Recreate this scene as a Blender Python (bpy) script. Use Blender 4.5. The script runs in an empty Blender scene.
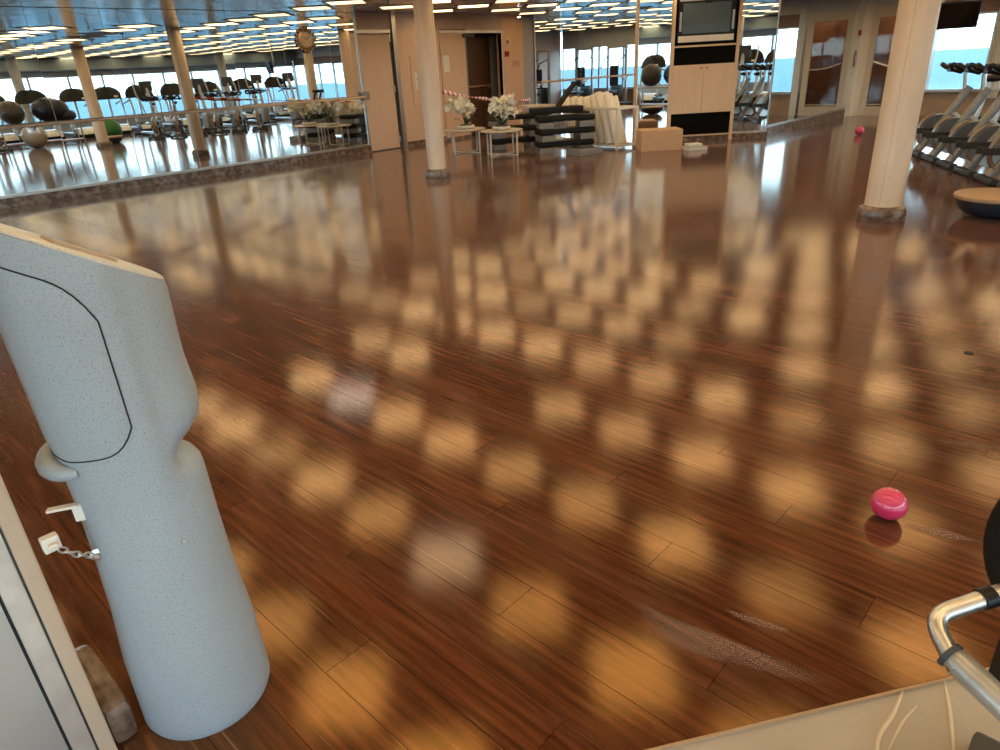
import bpy, bmesh, math, random
from mathutils import Vector, Matrix
random.seed(7)
S = bpy.context.scene
PI = math.pi

# ------------------------------------------------------------------ camera
# room frame: X to the right of the long mirror wall, Y along it, Z up
F, H, PITCH, ROLL, AZ = 672.0, 1.45, 0.430, 0.056, 0.768
_d = Vector((math.sin(ROLL)*math.cos(PITCH), math.cos(ROLL)*math.cos(PITCH), math.sin(PITCH)))
_fw = (Vector((0, 0, 1)) - _d*_d.z).normalized()
_r = _d.cross(_fw)
_X = -_fw*math.sin(AZ) + _r*math.cos(AZ)
_Y = _fw*math.cos(AZ) + _r*math.sin(AZ)
_Z = -_d
cam_d = bpy.data.cameras.new('camera'); cam = bpy.data.objects.new('camera', cam_d)
S.collection.objects.link(cam)
rt = Vector((_X.x, _Y.x, _Z.x)); up = -Vector((_X.y, _Y.y, _Z.y)); fo = Vector((_X.z, _Y.z, _Z.z))
cam.matrix_world = Matrix(((rt.x, up.x, -fo.x, 0), (rt.y, up.y, -fo.y, 0), (rt.z, up.z, -fo.z, H), (0, 0, 0, 1)))
cam_d.sensor_fit = 'HORIZONTAL'; cam_d.sensor_width = 36; cam_d.lens = F*36/1000
cam_d.clip_start = 0.02; cam_d.clip_end = 8000
S.camera = cam
def ray(px, py): return rt*(px-500) - up*(py-375) + fo*F
def at(px, py, z=0.0):                       # pixel -> point on a horizontal plane
    q = ray(px, py); t = (z-H)/q.z
    return Vector((q.x*t, q.y*t, z))
def onx(px, py, x):                          # pixel -> point on a wall x = const
    q = ray(px, py); t = x/q.x
    return Vector((x, q.y*t, H+q.z*t))
def px_of(p):
    v = Vector(p)-Vector((0, 0, H)); z = v.dot(fo)
    return (500+F*v.dot(rt)/z, 375-F*v.dot(up)/z, z)

# ------------------------------------------------------------------ world / exposure
S.view_settings.view_transform = 'Standard'; S.view_settings.look = 'None'
S.view_settings.gamma = 1.0; S.view_settings.use_curve_mapping = False
S.view_settings.exposure = 0.6
W = bpy.data.worlds.new('sky'); S.world = W; W.use_nodes = True
nt = W.node_tree; bg = nt.nodes['Background']
tc = nt.nodes.new('ShaderNodeTexCoord'); sp = nt.nodes.new('ShaderNodeSeparateXYZ'); rp = nt.nodes.new('ShaderNodeValToRGB')
nt.links.new(tc.outputs['Generated'], sp.inputs[0]); nt.links.new(sp.outputs['Z'], rp.inputs[0]); nt.links.new(rp.outputs[0], bg.inputs[0])
rp.color_ramp.elements[0].position = 0.0; rp.color_ramp.elements[0].color = (0.76, 0.93, 1.0, 1)
rp.color_ramp.elements[1].position = 0.6; rp.color_ramp.elements[1].color = (0.38, 0.66, 1.0, 1)
bg.inputs[1].default_value = 5.0
try:
    S.cycles.use_denoising = True
    S.cycles.max_bounces = 10; S.cycles.glossy_bounces = 8; S.cycles.diffuse_bounces = 4
    S.cycles.transparent_max_bounces = 12; S.cycles.caustics_reflective = False; S.cycles.caustics_refractive = False
    S.cycles.sample_clamp_indirect = 6
except Exception: pass
LAMP_WARM = (1.0, 0.69, 0.34); LAMP_COOL = (0.95, 0.88, 0.80); LAMP = 3.2

# ------------------------------------------------------------------ materials
MT = {}
def mat(name, col, rough=0.5, metal=0.0, var=0.10, scale=12.0, bump=0.0, stretch=(1, 1, 1), spec=0.5, coat=0.0, col2=None, alpha=1.0, emit=None, es=0.0, coords='Object', detail=4.0, ramp=(0.35, 0.7), rvar=0.05, trans=0.0):
    if name in MT: return MT[name]
    m = bpy.data.materials.new(name); m.use_nodes = True; MT[name] = m
    n = m.node_tree.nodes; l = m.node_tree.links; b = n['Principled BSDF']
    t = n.new('ShaderNodeTexCoord'); mp = n.new('ShaderNodeMapping'); no = n.new('ShaderNodeTexNoise'); cr = n.new('ShaderNodeValToRGB')
    mp.inputs['Scale'].default_value = stretch
    if coords == 'World':
        g = n.new('ShaderNodeNewGeometry'); l.new(g.outputs['Position'], mp.inputs[0])
    else: l.new(t.outputs[coords], mp.inputs[0])
    l.new(mp.outputs[0], no.inputs['Vector']); no.inputs['Scale'].default_value = scale; no.inputs['Detail'].default_value = detail
    l.new(no.outputs['Fac'], cr.inputs[0])
    c2 = col2 or tuple(min(1, c*(1+var)) for c in col)
    c1 = col if col2 else tuple(c*(1-var) for c in col)
    cr.color_ramp.elements[0].position = ramp[0]; cr.color_ramp.elements[1].position = ramp[1]
    cr.color_ramp.elements[0].color = (*c1, 1); cr.color_ramp.elements[1].color = (*c2, 1)
    l.new(cr.outputs[0], b.inputs['Base Color'])
    mr = n.new('ShaderNodeMapRange'); mr.inputs['To Min'].default_value = max(0, rough-rvar); mr.inputs['To Max'].default_value = min(1, rough+rvar)
    l.new(no.outputs['Fac'], mr.inputs[0]); l.new(mr.outputs[0], b.inputs['Roughness'])
    b.inputs['Metallic'].default_value = metal; b.inputs['Specular IOR Level'].default_value = spec
    b.inputs['Coat Weight'].default_value = coat; b.inputs['Transmission Weight'].default_value = trans
    if bump:
        bp = n.new('ShaderNodeBump'); bp.inputs['Strength'].default_value = bump; bp.inputs['Distance'].default_value = 0.005
        l.new(no.outputs['Fac'], bp.inputs['Height']); l.new(bp.outputs[0], b.inputs['Normal'])
    if emit: b.inputs['Emission Color'].default_value = (*emit, 1); b.inputs['Emission Strength'].default_value = es
    if alpha < 1: b.inputs['Alpha'].default_value = alpha
    return m
def glass_mat(name, tint=(0.9, 0.97, 0.98), refl=0.08):
    m = bpy.data.materials.new(name); m.use_nodes = True; MT[name] = m
    n = m.node_tree.nodes; l = m.node_tree.links; n.remove(n['Principled BSDF']); o = n['Material Output']
    tr = n.new('ShaderNodeBsdfTransparent'); gl = n.new('ShaderNodeBsdfGlossy'); mx = n.new('ShaderNodeMixShader'); fr = n.new('ShaderNodeFresnel'); gg = n.new('ShaderNodeNewGeometry'); mi = n.new('ShaderNodeMapRange'); mi.inputs['To Min'].default_value = 1.45; mi.inputs['To Max'].default_value = 1/1.45; l.new(gg.outputs['Backfacing'], mi.inputs[0]); l.new(mi.outputs[0], fr.inputs['IOR'])
    no = n.new('ShaderNodeTexNoise'); no.inputs['Scale'].default_value = 1.5; cr = n.new('ShaderNodeValToRGB'); l.new(no.outputs['Fac'], cr.inputs[0])
    cr.color_ramp.elements[0].color = (*[c*0.94 for c in tint], 1); cr.color_ramp.elements[1].color = (*tint, 1); l.new(cr.outputs[0], tr.inputs[0])
    gl.inputs['Roughness'].default_value = 0.02
    l.new(fr.outputs[0], mx.inputs[0]); l.new(tr.outputs[0], mx.inputs[1]); l.new(gl.outputs[0], mx.inputs[2]); l.new(mx.outputs[0], o.inputs[0])
    return m
PW = 0.15; PL = 1.5; PY0 = 0.14            # plank width, length and first seam
def floor_mat():
    m = bpy.data.materials.new('varnished_wood_floor'); m.use_nodes = True; MT['floor'] = m
    n = m.node_tree.nodes; l = m.node_tree.links; b = n['Principled BSDF']
    def math_(op, a, bb=None):
        x = n.new('ShaderNodeMath'); x.operation = op
        for i, v in enumerate((a, bb)):
            if v is None: continue
            if isinstance(v, (int, float)): x.inputs[i].default_value = v
            else: l.new(v, x.inputs[i])
        return x.outputs[0]
    g = n.new('ShaderNodeNewGeometry'); sx = n.new('ShaderNodeSeparateXYZ'); l.new(g.outputs['Position'], sx.inputs[0])
    row = math_('FLOOR', math_('DIVIDE', math_('SUBTRACT', sx.outputs['Y'], PY0), PW))
    off = math_('FRACT', math_('MULTIPLY', row, 0.618))
    colm = math_('FLOOR', math_('ADD', math_('DIVIDE', sx.outputs['X'], PL), off))
    cv = n.new('ShaderNodeCombineXYZ'); l.new(row, cv.inputs[0]); l.new(colm, cv.inputs[1])
    wn = n.new('ShaderNodeTexWhiteNoise'); wn.noise_dimensions = '2D'; l.new(cv.outputs[0], wn.inputs['Vector'])
    # grain, stretched along each plank and shifted from plank to plank
    mp = n.new('ShaderNodeMapping'); mp.inputs['Scale'].default_value = (0.8, 16, 1); l.new(g.outputs['Position'], mp.inputs[0])
    ad = n.new('ShaderNodeVectorMath'); ad.operation = 'ADD'; l.new(mp.outputs[0], ad.inputs[0])
    sc = n.new('ShaderNodeVectorMath'); sc.operation = 'SCALE'; l.new(wn.outputs['Color'], sc.inputs[0]); sc.inputs['Scale'].default_value = 30
    l.new(sc.outputs[0], ad.inputs[1])
    no = n.new('ShaderNodeTexNoise'); no.inputs['Scale'].default_value = 3.0; no.inputs['Detail'].default_value = 7; no.inputs['Roughness'].default_value = 0.62; l.new(ad.outputs[0], no.inputs['Vector'])
    cr = n.new('ShaderNodeValToRGB'); l.new(no.outputs['Fac'], cr.inputs[0]); e = cr.color_ramp.elements
    e[0].position = 0.32; e[0].color = (0.042, 0.0145, 0.0062, 1); e[1].position = 0.72; e[1].color = (0.155, 0.052, 0.021, 1)
    k = e.new(0.52); k.color = (0.092, 0.029, 0.0120, 1)
    hv = n.new('ShaderNodeHueSaturation'); l.new(cr.outputs[0], hv.inputs['Color'])
    mrv = n.new('ShaderNodeMapRange'); mrv.inputs['To Min'].default_value = 0.78; mrv.inputs['To Max'].default_value = 1.25; l.new(wn.outputs['Value'], mrv.inputs[0]); l.new(mrv.outputs[0], hv.inputs['Value'])
    # scuffs: pale dusty wear
    n2 = n.new('ShaderNodeTexNoise'); n2.inputs['Scale'].default_value = 1.1; n2.inputs['Detail'].default_value = 8; n2.inputs['Roughness'].default_value = 0.7
    mp2 = n.new('ShaderNodeMapping'); mp2.inputs['Scale'].default_value = (0.55, 2.6, 1); l.new(g.outputs['Position'], mp2.inputs[0]); l.new(mp2.outputs[0], n2.inputs['Vector'])
    c2 = n.new('ShaderNodeValToRGB'); l.new(n2.outputs['Fac'], c2.inputs[0]); c2.color_ramp.elements[0].position = 0.50; c2.color_ramp.elements[1].position = 0.80
    c2.color_ramp.elements[1].color = (0.5, 0.5, 0.5, 1)
    mx = n.new('ShaderNodeMixRGB'); l.new(c2.outputs[0], mx.inputs[0]); l.new(hv.outputs[0], mx.inputs[1]); mx.inputs[2].default_value = (0.25, 0.135, 0.085, 1)
    # hairline scratches, mostly along the planks, some askew
    last = mx.outputs[0]
    for rot, scl, thr, amt in ((0.03, (1.1, 95, 1), 0.66, 0.5), (0.75, (2.2, 130, 1), 0.70, 0.45), (-0.5, (2.0, 120, 1), 0.71, 0.4)):
        ms = n.new('ShaderNodeMapping'); ms.inputs['Rotation'].default_value = (0, 0, rot); ms.inputs['Scale'].default_value = scl; l.new(g.outputs['Position'], ms.inputs[0])
        ns = n.new('ShaderNodeTexNoise'); ns.inputs['Scale'].default_value = 1.0; ns.inputs['Detail'].default_value = 3; l.new(ms.outputs[0], ns.inputs['Vector'])
        rs = n.new('ShaderNodeMapRange'); rs.inputs['From Min'].default_value = thr; rs.inputs['From Max'].default_value = thr+0.08; rs.inputs['To Max'].default_value = amt; l.new(ns.outputs['Fac'], rs.inputs[0])
        xs = n.new('ShaderNodeMixRGB'); l.new(rs.outputs[0], xs.inputs[0]); l.new(last, xs.inputs[1]); xs.inputs[2].default_value = (0.34, 0.20, 0.12, 1); last = xs.outputs[0]
    l.new(last, b.inputs['Base Color'])
    b.inputs['Sheen Weight'].default_value = 0.10; b.inputs['Sheen Roughness'].default_value = 0.35; b.inputs['Sheen Tint'].default_value = (1.0, 0.70, 0.50, 1)
    # fine scratches break up the gloss
    n3 = n.new('ShaderNodeTexNoise'); n3.inputs['Scale'].default_value = 9; n3.inputs['Detail'].default_value = 6; n3.inputs['Roughness'].default_value = 0.7
    mp3 = n.new('ShaderNodeMapping'); mp3.inputs['Scale'].default_value = (1.2, 7, 1); mp3.inputs['Rotation'].default_value = (0, 0, 0.06); l.new(g.outputs['Position'], mp3.inputs[0]); l.new(mp3.outputs[0], n3.inputs['Vector'])
    mr = n.new('ShaderNodeMapRange'); mr.inputs['From Min'].default_value = 0.3; mr.inputs['From Max'].default_value = 0.7; mr.inputs['To Min'].default_value = 0.075; mr.inputs['To Max'].default_value = 0.145
    l.new(n3.outputs['Fac'], mr.inputs[0]); l.new(mr.outputs[0], b.inputs['Roughness'])
    bp = n.new('ShaderNodeBump'); bp.inputs['Strength'].default_value = 0.05; bp.inputs['Distance'].default_value = 0.004; l.new(n3.outputs['Fac'], bp.inputs['Height']); l.new(bp.outputs[0], b.inputs['Normal'])
    b.inputs['Specular IOR Level'].default_value = 0.80
    b.inputs['Specular Tint'].default_value = (1.0, 0.55, 0.15, 1)
    return m
FLOOR = floor_mat()
GLASS = glass_mat('window_glass'); DGLASS = glass_mat('door_glass', (0.62, 0.55, 0.50))
MIRROR = mat('mirror_silver', (0.80, 0.86, 0.88), 0.012, 1.0, var=0.015, scale=2, rvar=0.008)
STEEL = mat('brushed_steel', (0.50, 0.50, 0.49), 0.32, 1.0, scale=30, stretch=(1, 1, 8))
CHROME = mat('satin_chrome', (0.62, 0.61, 0.59), 0.33, 1.0, scale=30)
ALU = mat('anodised_trim', (0.60, 0.56, 0.51), 0.35, 0.7, scale=25)
WOODW = mat('pale_wood_panel', (0.70, 0.50, 0.38), 0.42, 0, var=0.035, scale=3, stretch=(6, 6, 0.6))
WOODC = mat('cabinet_wood', (0.74, 0.53, 0.37), 0.40, 0, var=0.035, scale=3, stretch=(6, 6, 0.6))
WALLP = mat('wall_paint_beige', (0.60, 0.45, 0.36), 0.55, 0, var=0.05, scale=5)
CREAM = mat('column_cream', (0.80, 0.64, 0.50), 0.40, 0, var=0.05, scale=4, stretch=(3, 3, 0.7))
GREYW = mat('bulkhead_grey', (0.42, 0.44, 0.45), 0.5, 0, var=0.06, scale=4)
BLACK = mat('black_plastic', (0.006, 0.006, 0.007), 0.38, 0, var=0.25, scale=30, spec=0.3)
RUBBER = mat('black_rubber', (0.009, 0.0085, 0.0085), 0.60, 0, var=0.25, scale=60, bump=0.2, spec=0.25)
NAVY = mat('navy_vinyl', (0.005, 0.008, 0.030), 0.4, 0, var=0.2, scale=12)
DGREY = mat('charcoal_plastic', (0.04, 0.042, 0.045), 0.45, 0, var=0.15, scale=25)
MGREY = mat('grey_plastic', (0.24, 0.235, 0.23), 0.45, 0, var=0.10, scale=25)
SILV = mat('silver_paint', (0.42, 0.43, 0.44), 0.30, 0.55, var=0.06, scale=25)
WHITE = mat('white_plastic', (0.78, 0.76, 0.72), 0.40, 0, var=0.05, scale=15)
WPAINT = mat('white_metal_paint', (0.80, 0.75, 0.68), 0.40, 0, var=0.05, scale=15)
MARBLE = mat('brown_marble', (0.10, 0.062, 0.045), 0.22, 0, scale=14, col2=(0.30, 0.22, 0.175), detail=10, ramp=(0.40, 0.66), coords='World')
BEIGE = mat('beige_vinyl_floor', (0.42, 0.375, 0.335), 0.42, 0, var=0.10, scale=4, coords='World')
CARD = mat('cardboard', (0.62, 0.40, 0.25), 0.75, 0, var=0.06, scale=6, stretch=(1, 1, 10))
MATROLL = mat('cream_foam', (0.86, 0.80, 0.70), 0.75, 0, var=0.06, scale=20, bump=0.15)
PETAL = mat('white_petal', (0.90, 0.87, 0.78), 0.6, 0, var=0.06, scale=30)
LEAF = mat('dark_leaf', (0.02, 0.06, 0.018), 0.5, 0, var=0.3, scale=14)
MOSS = mat('dry_moss', (0.09, 0.075, 0.05), 0.9, 0, var=0.4, scale=40, bump=0.5)
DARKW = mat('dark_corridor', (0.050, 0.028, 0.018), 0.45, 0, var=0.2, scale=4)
RED = mat('red_enamel', (0.45, 0.02, 0.02), 0.35, 0, var=0.1, scale=10)
PAPER = mat('paper', (0.80, 0.80, 0.78), 0.8, 0, var=0.03, scale=40)
GOLD = mat('brass', (0.42, 0.29, 0.16), 0.35, 0.8, var=0.1, scale=20)
SCREEN = mat('dark_screen', (0.035, 0.06, 0.085), 0.22, 0, var=0.08, scale=2)
SCREENB = mat('black_screen', (0.006, 0.006, 0.008), 0.15, 0, var=0.2, scale=2)
PINK = mat('pink_gloss_vinyl', (0.66, 0.035, 0.13), 0.16, 0, var=0.06, scale=4, coat=0.5)
BALLG = mat('grey_ball_vinyl', (0.42, 0.38, 0.32), 0.35, 0, var=0.08, scale=6)
BALLK = mat('charcoal_ball_vinyl', (0.05, 0.042, 0.04), 0.35, 0, var=0.1, scale=6)
BALLV = mat('green_ball_vinyl', (0.025, 0.17, 0.035), 0.35, 0, var=0.1, scale=6)
BALLT = mat('teal_ball_vinyl', (0.02, 0.17, 0.15), 0.35, 0, var=0.1, scale=6)
TAN = mat('tan_laminate', (0.42, 0.27, 0.16), 0.45, 0, var=0.08, scale=8)
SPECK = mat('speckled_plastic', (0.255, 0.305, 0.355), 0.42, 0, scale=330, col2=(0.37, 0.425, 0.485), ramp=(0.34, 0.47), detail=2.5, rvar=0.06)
SPECK_LIT = mat('speckled_plastic_lit_top', (0.42, 0.42, 0.41), 0.35, 0, scale=260, col2=(0.62, 0.60, 0.56), ramp=(0.31, 0.44), detail=2.5)  # paler, warmer copy of the speckled plastic: light on top put into colour
SEAM = mat('dark_seam', (0.01, 0.012, 0.015), 0.8, 0, var=0.2, scale=30)
CEILM = mat('bronze_mirror_tile', (0.52, 0.52, 0.54), 0.16, 1.0, var=0.06, scale=1.2, coords='World')
GROOVE = mat('ceiling_void', (0.03, 0.027, 0.026), 0.8, 0, var=0.2, scale=5)
LAMPF = mat('lamp_frame', (0.32, 0.26, 0.22), 0.4, 0.5, var=0.05, scale=20)
LAMPW = mat('warm_diffuser', (0.8, 0.7, 0.5), 0.5, 0, var=0.02, scale=5, emit=LAMP_WARM, es=LAMP*1.12)
LAMPW2 = mat('aged_diffuser', (0.8, 0.7, 0.5), 0.5, 0, var=0.02, scale=5, emit=LAMP_WARM, es=LAMP*0.86)
LAMPW3 = mat('tired_diffuser', (0.8, 0.7, 0.5), 0.5, 0, var=0.02, scale=5, emit=LAMP_WARM, es=LAMP*0.58)
LAMPC = mat('cool_diffuser', (0.8, 0.8, 0.8), 0.5, 0, var=0.02, scale=5, emit=LAMP_COOL, es=LAMP*0.95)
BULB = mat('spot_bulb', (0.9, 0.9, 0.85), 0.3, 0, var=0.02, scale=5, emit=(1, 0.93, 0.8), es=14)
SEA = mat('sea_water', (0.03, 0.085, 0.10), 0.6, 0, scale=0.02, spec=0.15, col2=(0.04, 0.11, 0.125), coords='World')
SCUFF = mat('pale_scuff', (0.30, 0.19, 0.155), 0.6, 0, var=0.08, scale=3, alpha=0.4, spec=0.2)
def scuff_alpha():
    n = SCUFF.node_tree.nodes; l = SCUFF.node_tree.links; g = n.new('ShaderNodeNewGeometry'); no = n.new('ShaderNodeTexNoise'); mp = n.new('ShaderNodeMapping'); cr = n.new('ShaderNodeMapRange')
    mp.inputs['Scale'].default_value = (2, 9, 1); no.inputs['Scale'].default_value = 2.0; no.inputs['Detail'].default_value = 2
    l.new(g.outputs['Position'], mp.inputs[0]); l.new(mp.outputs[0], no.inputs['Vector']); l.new(no.outputs['Fac'], cr.inputs[0])
    cr.inputs['From Min'].default_value = 0.3; cr.inputs['From Max'].default_value = 0.75; cr.inputs['To Min'].default_value = 0.25; cr.inputs['To Max'].default_value = 0.60
    av = n.new('ShaderNodeAttribute'); av.attribute_name = 'fade'; mu = n.new('ShaderNodeMath'); mu.operation = 'MULTIPLY'
    l.new(cr.outputs[0], mu.inputs[0]); l.new(av.outputs['Fac'], mu.inputs[1]); l.new(mu.outputs[0], n['Principled BSDF'].inputs['Alpha'])
scuff_alpha()
def tape_mat():
    m = mat('barrier_tape', (0.80, 0.76, 0.72), 0.45); n = m.node_tree.nodes; l = m.node_tree.links; b = n['Principled BSDF']
    t = n.new('ShaderNodeTexCoord'); w = n.new('ShaderNodeTexWave'); w.wave_profile = 'SIN'; w.inputs['Scale'].default_value = 2.3; w.inputs['Distortion'].default_value = 0
    cr = n.new('ShaderNodeValToRGB'); cr.color_ramp.interpolation = 'CONSTANT'; cr.color_ramp.elements[1].position = 0.45
    cr.color_ramp.elements[0].color = (0.78, 0.72, 0.68, 1); cr.color_ramp.elements[1].color = (0.55, 0.03, 0.03, 1)
    l.new(t.outputs['Object'], w.inputs[0]); l.new(w.outputs['Fac'], cr.inputs[0]); l.new(cr.outputs[0], b.inputs['Base Color']); return m
TAPE = tape_mat()

# ------------------------------------------------------------------ mesh helpers
C = S.collection
class MB:
    def __init__(s): s.v = []; s.f = []; s.sm = False
    def add(s, vs, fs, M=None):
        k = len(s.v)
        s.v += [tuple(M @ Vector(v)) if M is not None else tuple(v) for v in vs]
        s.f += [tuple(i+k for i in f) for f in fs]; return s
    def box(s, c, d, M=None, bev=0.0):
        x, y, z = (e/2 for e in d); b = min(bev, x*0.9, y*0.9, z*0.9)
        if b <= 0:
            vs = [(c[0]+i*x, c[1]+j*y, c[2]+k*z) for i in (-1, 1) for j in (-1, 1) for k in (-1, 1)]
            return s.add(vs, [(0, 1, 3, 2), (4, 6, 7, 5), (0, 4, 5, 1), (2, 3, 7, 6), (0, 2, 6, 4), (1, 5, 7, 3)], M)
        bm = bmesh.new(); bmesh.ops.create_cube(bm, size=1.0)
        for v in bm.verts: v.co = (c[0]+v.co.x*2*x, c[1]+v.co.y*2*y, c[2]+v.co.z*2*z)
        bmesh.ops.bevel(bm, geom=list(bm.edges), offset=b, segments=2, profile=0.6, affect='EDGES')
        bm.verts.ensure_lookup_table()
        r = s.add([v.co.copy() for v in bm.verts], [[v.index for v in f.verts] for f in bm.faces], M); bm.free(); return r
    def prism(s, poly, z0, z1, M=None):
        n = len(poly)
        vs = [(p[0], p[1], z0) for p in poly]+[(p[0], p[1], z1) for p in poly]
        return s.add(vs, [tuple(range(n))[::-1], tuple(range(n, 2*n))]+[(i, (i+1) % n, n+(i+1) % n, n+i) for i in range(n)], M)
    def lathe(s, prof, seg=24, M=None, a0=0.0, a1=2*PI):
        s.sm = True; full = abs(a1-a0-2*PI) < 1e-6; n = seg if full else seg+1; vs = []; fs = []
        for r, z in prof:
            for i in range(n):
                a = a0+(a1-a0)*i/seg; vs.append((r*math.cos(a), r*math.sin(a), z))
        for j in range(len(prof)-1):
            for i in range(seg):
                i2 = (i+1) % n
                fs.append((j*n+i, j*n+i2, (j+1)*n+i2, (j+1)*n+i))
        if full:
            if prof[0][0] > 1e-5: fs.append(tuple(range(n))[::-1])
            if prof[-1][0] > 1e-5: fs.append(tuple(range((len(prof)-1)*n, len(prof)*n)))
        return s.add(vs, fs, M)
    def tube(s, pts, r, seg=10, M=None, closed=False):
        s.sm = True; pts = [Vector(p) for p in pts]; n = len(pts); rs = r if isinstance(r, (list, tuple)) else [r]*n
        vs = []; fs = []; t0 = None; u = None
        for i, p in enumerate(pts):
            a = pts[(i-1) % n] if (i or closed) else p; b = pts[(i+1) % n] if (i < n-1 or closed) else p
            t = (b-a).normalized()
            if u is None:
                u = t.orthogonal().normalized()
            else:
                u = (u - t*u.dot(t));
                u = u.normalized() if u.length > 1e-6 else t.orthogonal().normalized()
            w = t.cross(u)
            for k in range(seg):
                ang = 2*PI*k/seg; vs.append(p+(u*math.cos(ang)+w*math.sin(ang))*rs[i])
        for i in range(n if closed else n-1):
            j = (i+1) % n
            for k in range(seg):
                k2 = (k+1) % seg; fs.append((i*seg+k, i*seg+k2, j*seg+k2, j*seg+k))
        if not closed: fs += [tuple(range(seg))[::-1], tuple(range((n-1)*seg, n*seg))]
        return s.add(vs, fs, M)
    def ball(s, c, r, seg=24, rings=14, M=None):
        r = r if isinstance(r, (list, tuple)) else (r, r, r); s.sm = True; vs = [(c[0], c[1], c[2]-r[2])]; fs = []
        for j in range(1, rings):
            th = PI*j/rings
            for i in range(seg):
                a = 2*PI*i/seg; vs.append((c[0]+r[0]*math.sin(th)*math.cos(a), c[1]+r[1]*math.sin(th)*math.sin(a), c[2]-r[2]*math.cos(th)))
        vs.append((c[0], c[1], c[2]+r[2])); e = len(vs)-1
        for i in range(seg):
            i2 = (i+1) % seg; fs.append((0, 1+i2, 1+i)); fs.append((e, e-seg+i, e-seg+i2))
            for j in range(rings-2): fs.append((1+j*seg+i, 1+j*seg+i2, 1+(j+1)*seg+i2, 1+(j+1)*seg+i))
        return s.add(vs, fs, M)
    def grid(s, rows, closed_u=False, closed_v=False):
        s.sm = True; n = len(rows); m = len(rows[0]); vs = [p for r in rows for p in r]; fs = []
        for i in range(n if closed_v else n-1):
            for j in range(m if closed_u else m-1):
                i2 = (i+1) % n; j2 = (j+1) % m; fs.append((i*m+j, i*m+j2, i2*m+j2, i2*m+j))
        return s.add(vs, fs)
    def mesh(s, name, material):
        me = bpy.data.meshes.new(name); me.from_pydata(s.v, [], s.f); me.update()
        bm = bmesh.new(); bm.from_mesh(me); bmesh.ops.recalc_face_normals(bm, faces=list(bm.faces)); bm.to_mesh(me); bm.free()
        me.materials.append(material)
        if s.sm:
            me.polygons.foreach_set('use_smooth', [True]*len(me.polygons))
            try: me.set_sharp_from_angle(angle=math.radians(38))
            except Exception: pass
        return me
    def build(s, name, material, parent=None):
        o = bpy.data.objects.new(name, s.mesh(name, material)); C.objects.link(o)
        if parent is not None: o.parent = parent
        return o
def tag(o, label=None, cat=None, group=None, kind=None):
    if label: o['label'] = label
    if cat: o['category'] = cat
    if group: o['group'] = group
    if kind: o['kind'] = kind
    return o
def thing(name, label, cat, loc=(0, 0, 0), rz=0.0, group=None):
    o = bpy.data.objects.new(name, None); C.objects.link(o); o.location = loc; o.rotation_euler = (0, 0, rz); o.empty_display_size = 0.1
    return tag(o, label, cat, group)
def struct(name, mb, material, parent=None):
    o = mb.build(name, material, parent)
    if parent is None: o['kind'] = 'structure'
    return o
def structroot(name, loc=(0, 0, 0)):
    o = bpy.data.objects.new(name, None); C.objects.link(o); o.location = loc; o['kind'] = 'structure'; return o
def share(name, me, parent, loc=(0, 0, 0), rz=0.0):
    o = bpy.data.objects.new(name, me); C.objects.link(o); o.parent = parent; o.location = loc; o.rotation_euler = (0, 0, rz); return o
def kids(o): return [x for x in bpy.data.objects if x.parent == o]
def copy_tree(o, loc, rz, label=None):
    KT = {}
    for x in bpy.data.objects: KT.setdefault(x.parent, []).append(x)
    def rec(a, par):
        c = a.copy(); C.objects.link(c); c.parent = par
        for ch in KT.get(a, []): rec(ch, c)
        return c
    c = rec(o, None); c.location = loc; c.rotation_euler = (0, 0, rz)
    if label: c['label'] = label
    return c
def bez(pts, n=6):                           # Catmull-Rom through points
    P = [Vector(p) for p in pts]; P = [P[0]*2-P[1]]+P+[P[-1]*2-P[-2]]; out = []
    for i in range(1, len(P)-2):
        for k in range(n):
            t = k/n; a, b, c, d = P[i-1:i+3]
            out.append(0.5*((2*b)+(c-a)*t+(2*a-5*b+4*c-d)*t*t+(3*b-a-3*c+d)*t**3))
    out.append(P[-2]); return out
def TR(loc, rz=0.0, rx=0.0, ry=0.0):
    return Matrix.Translation(Vector(loc)) @ Matrix.Rotation(rz, 4, 'Z') @ Matrix.Rotation(ry, 4, 'Y') @ Matrix.Rotation(rx, 4, 'X')
def cyl(mb, c, r, h, seg=20, M=None, ch=0.0):
    T = Matrix.Translation(Vector(c)); T = M @ T if M is not None else T
    p = [(r, 0), (r, h)] if ch <= 0 else [(r-ch, 0), (r, ch), (r, h-ch), (r-ch, h)]
    return mb.lathe(p, seg, T)

# ================================================================== THE SETTING
XL, XR, YB, ZC = -11.63, 5.5, -5.0, 2.5      # mirror wall, window wall, wall behind, ceiling
YE, YF, XP = 17.7, 22.6, -5.7                # end wall, far wall of the back room, partition
XM = -5.38                                   # mirrored side of the cabinet block

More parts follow.
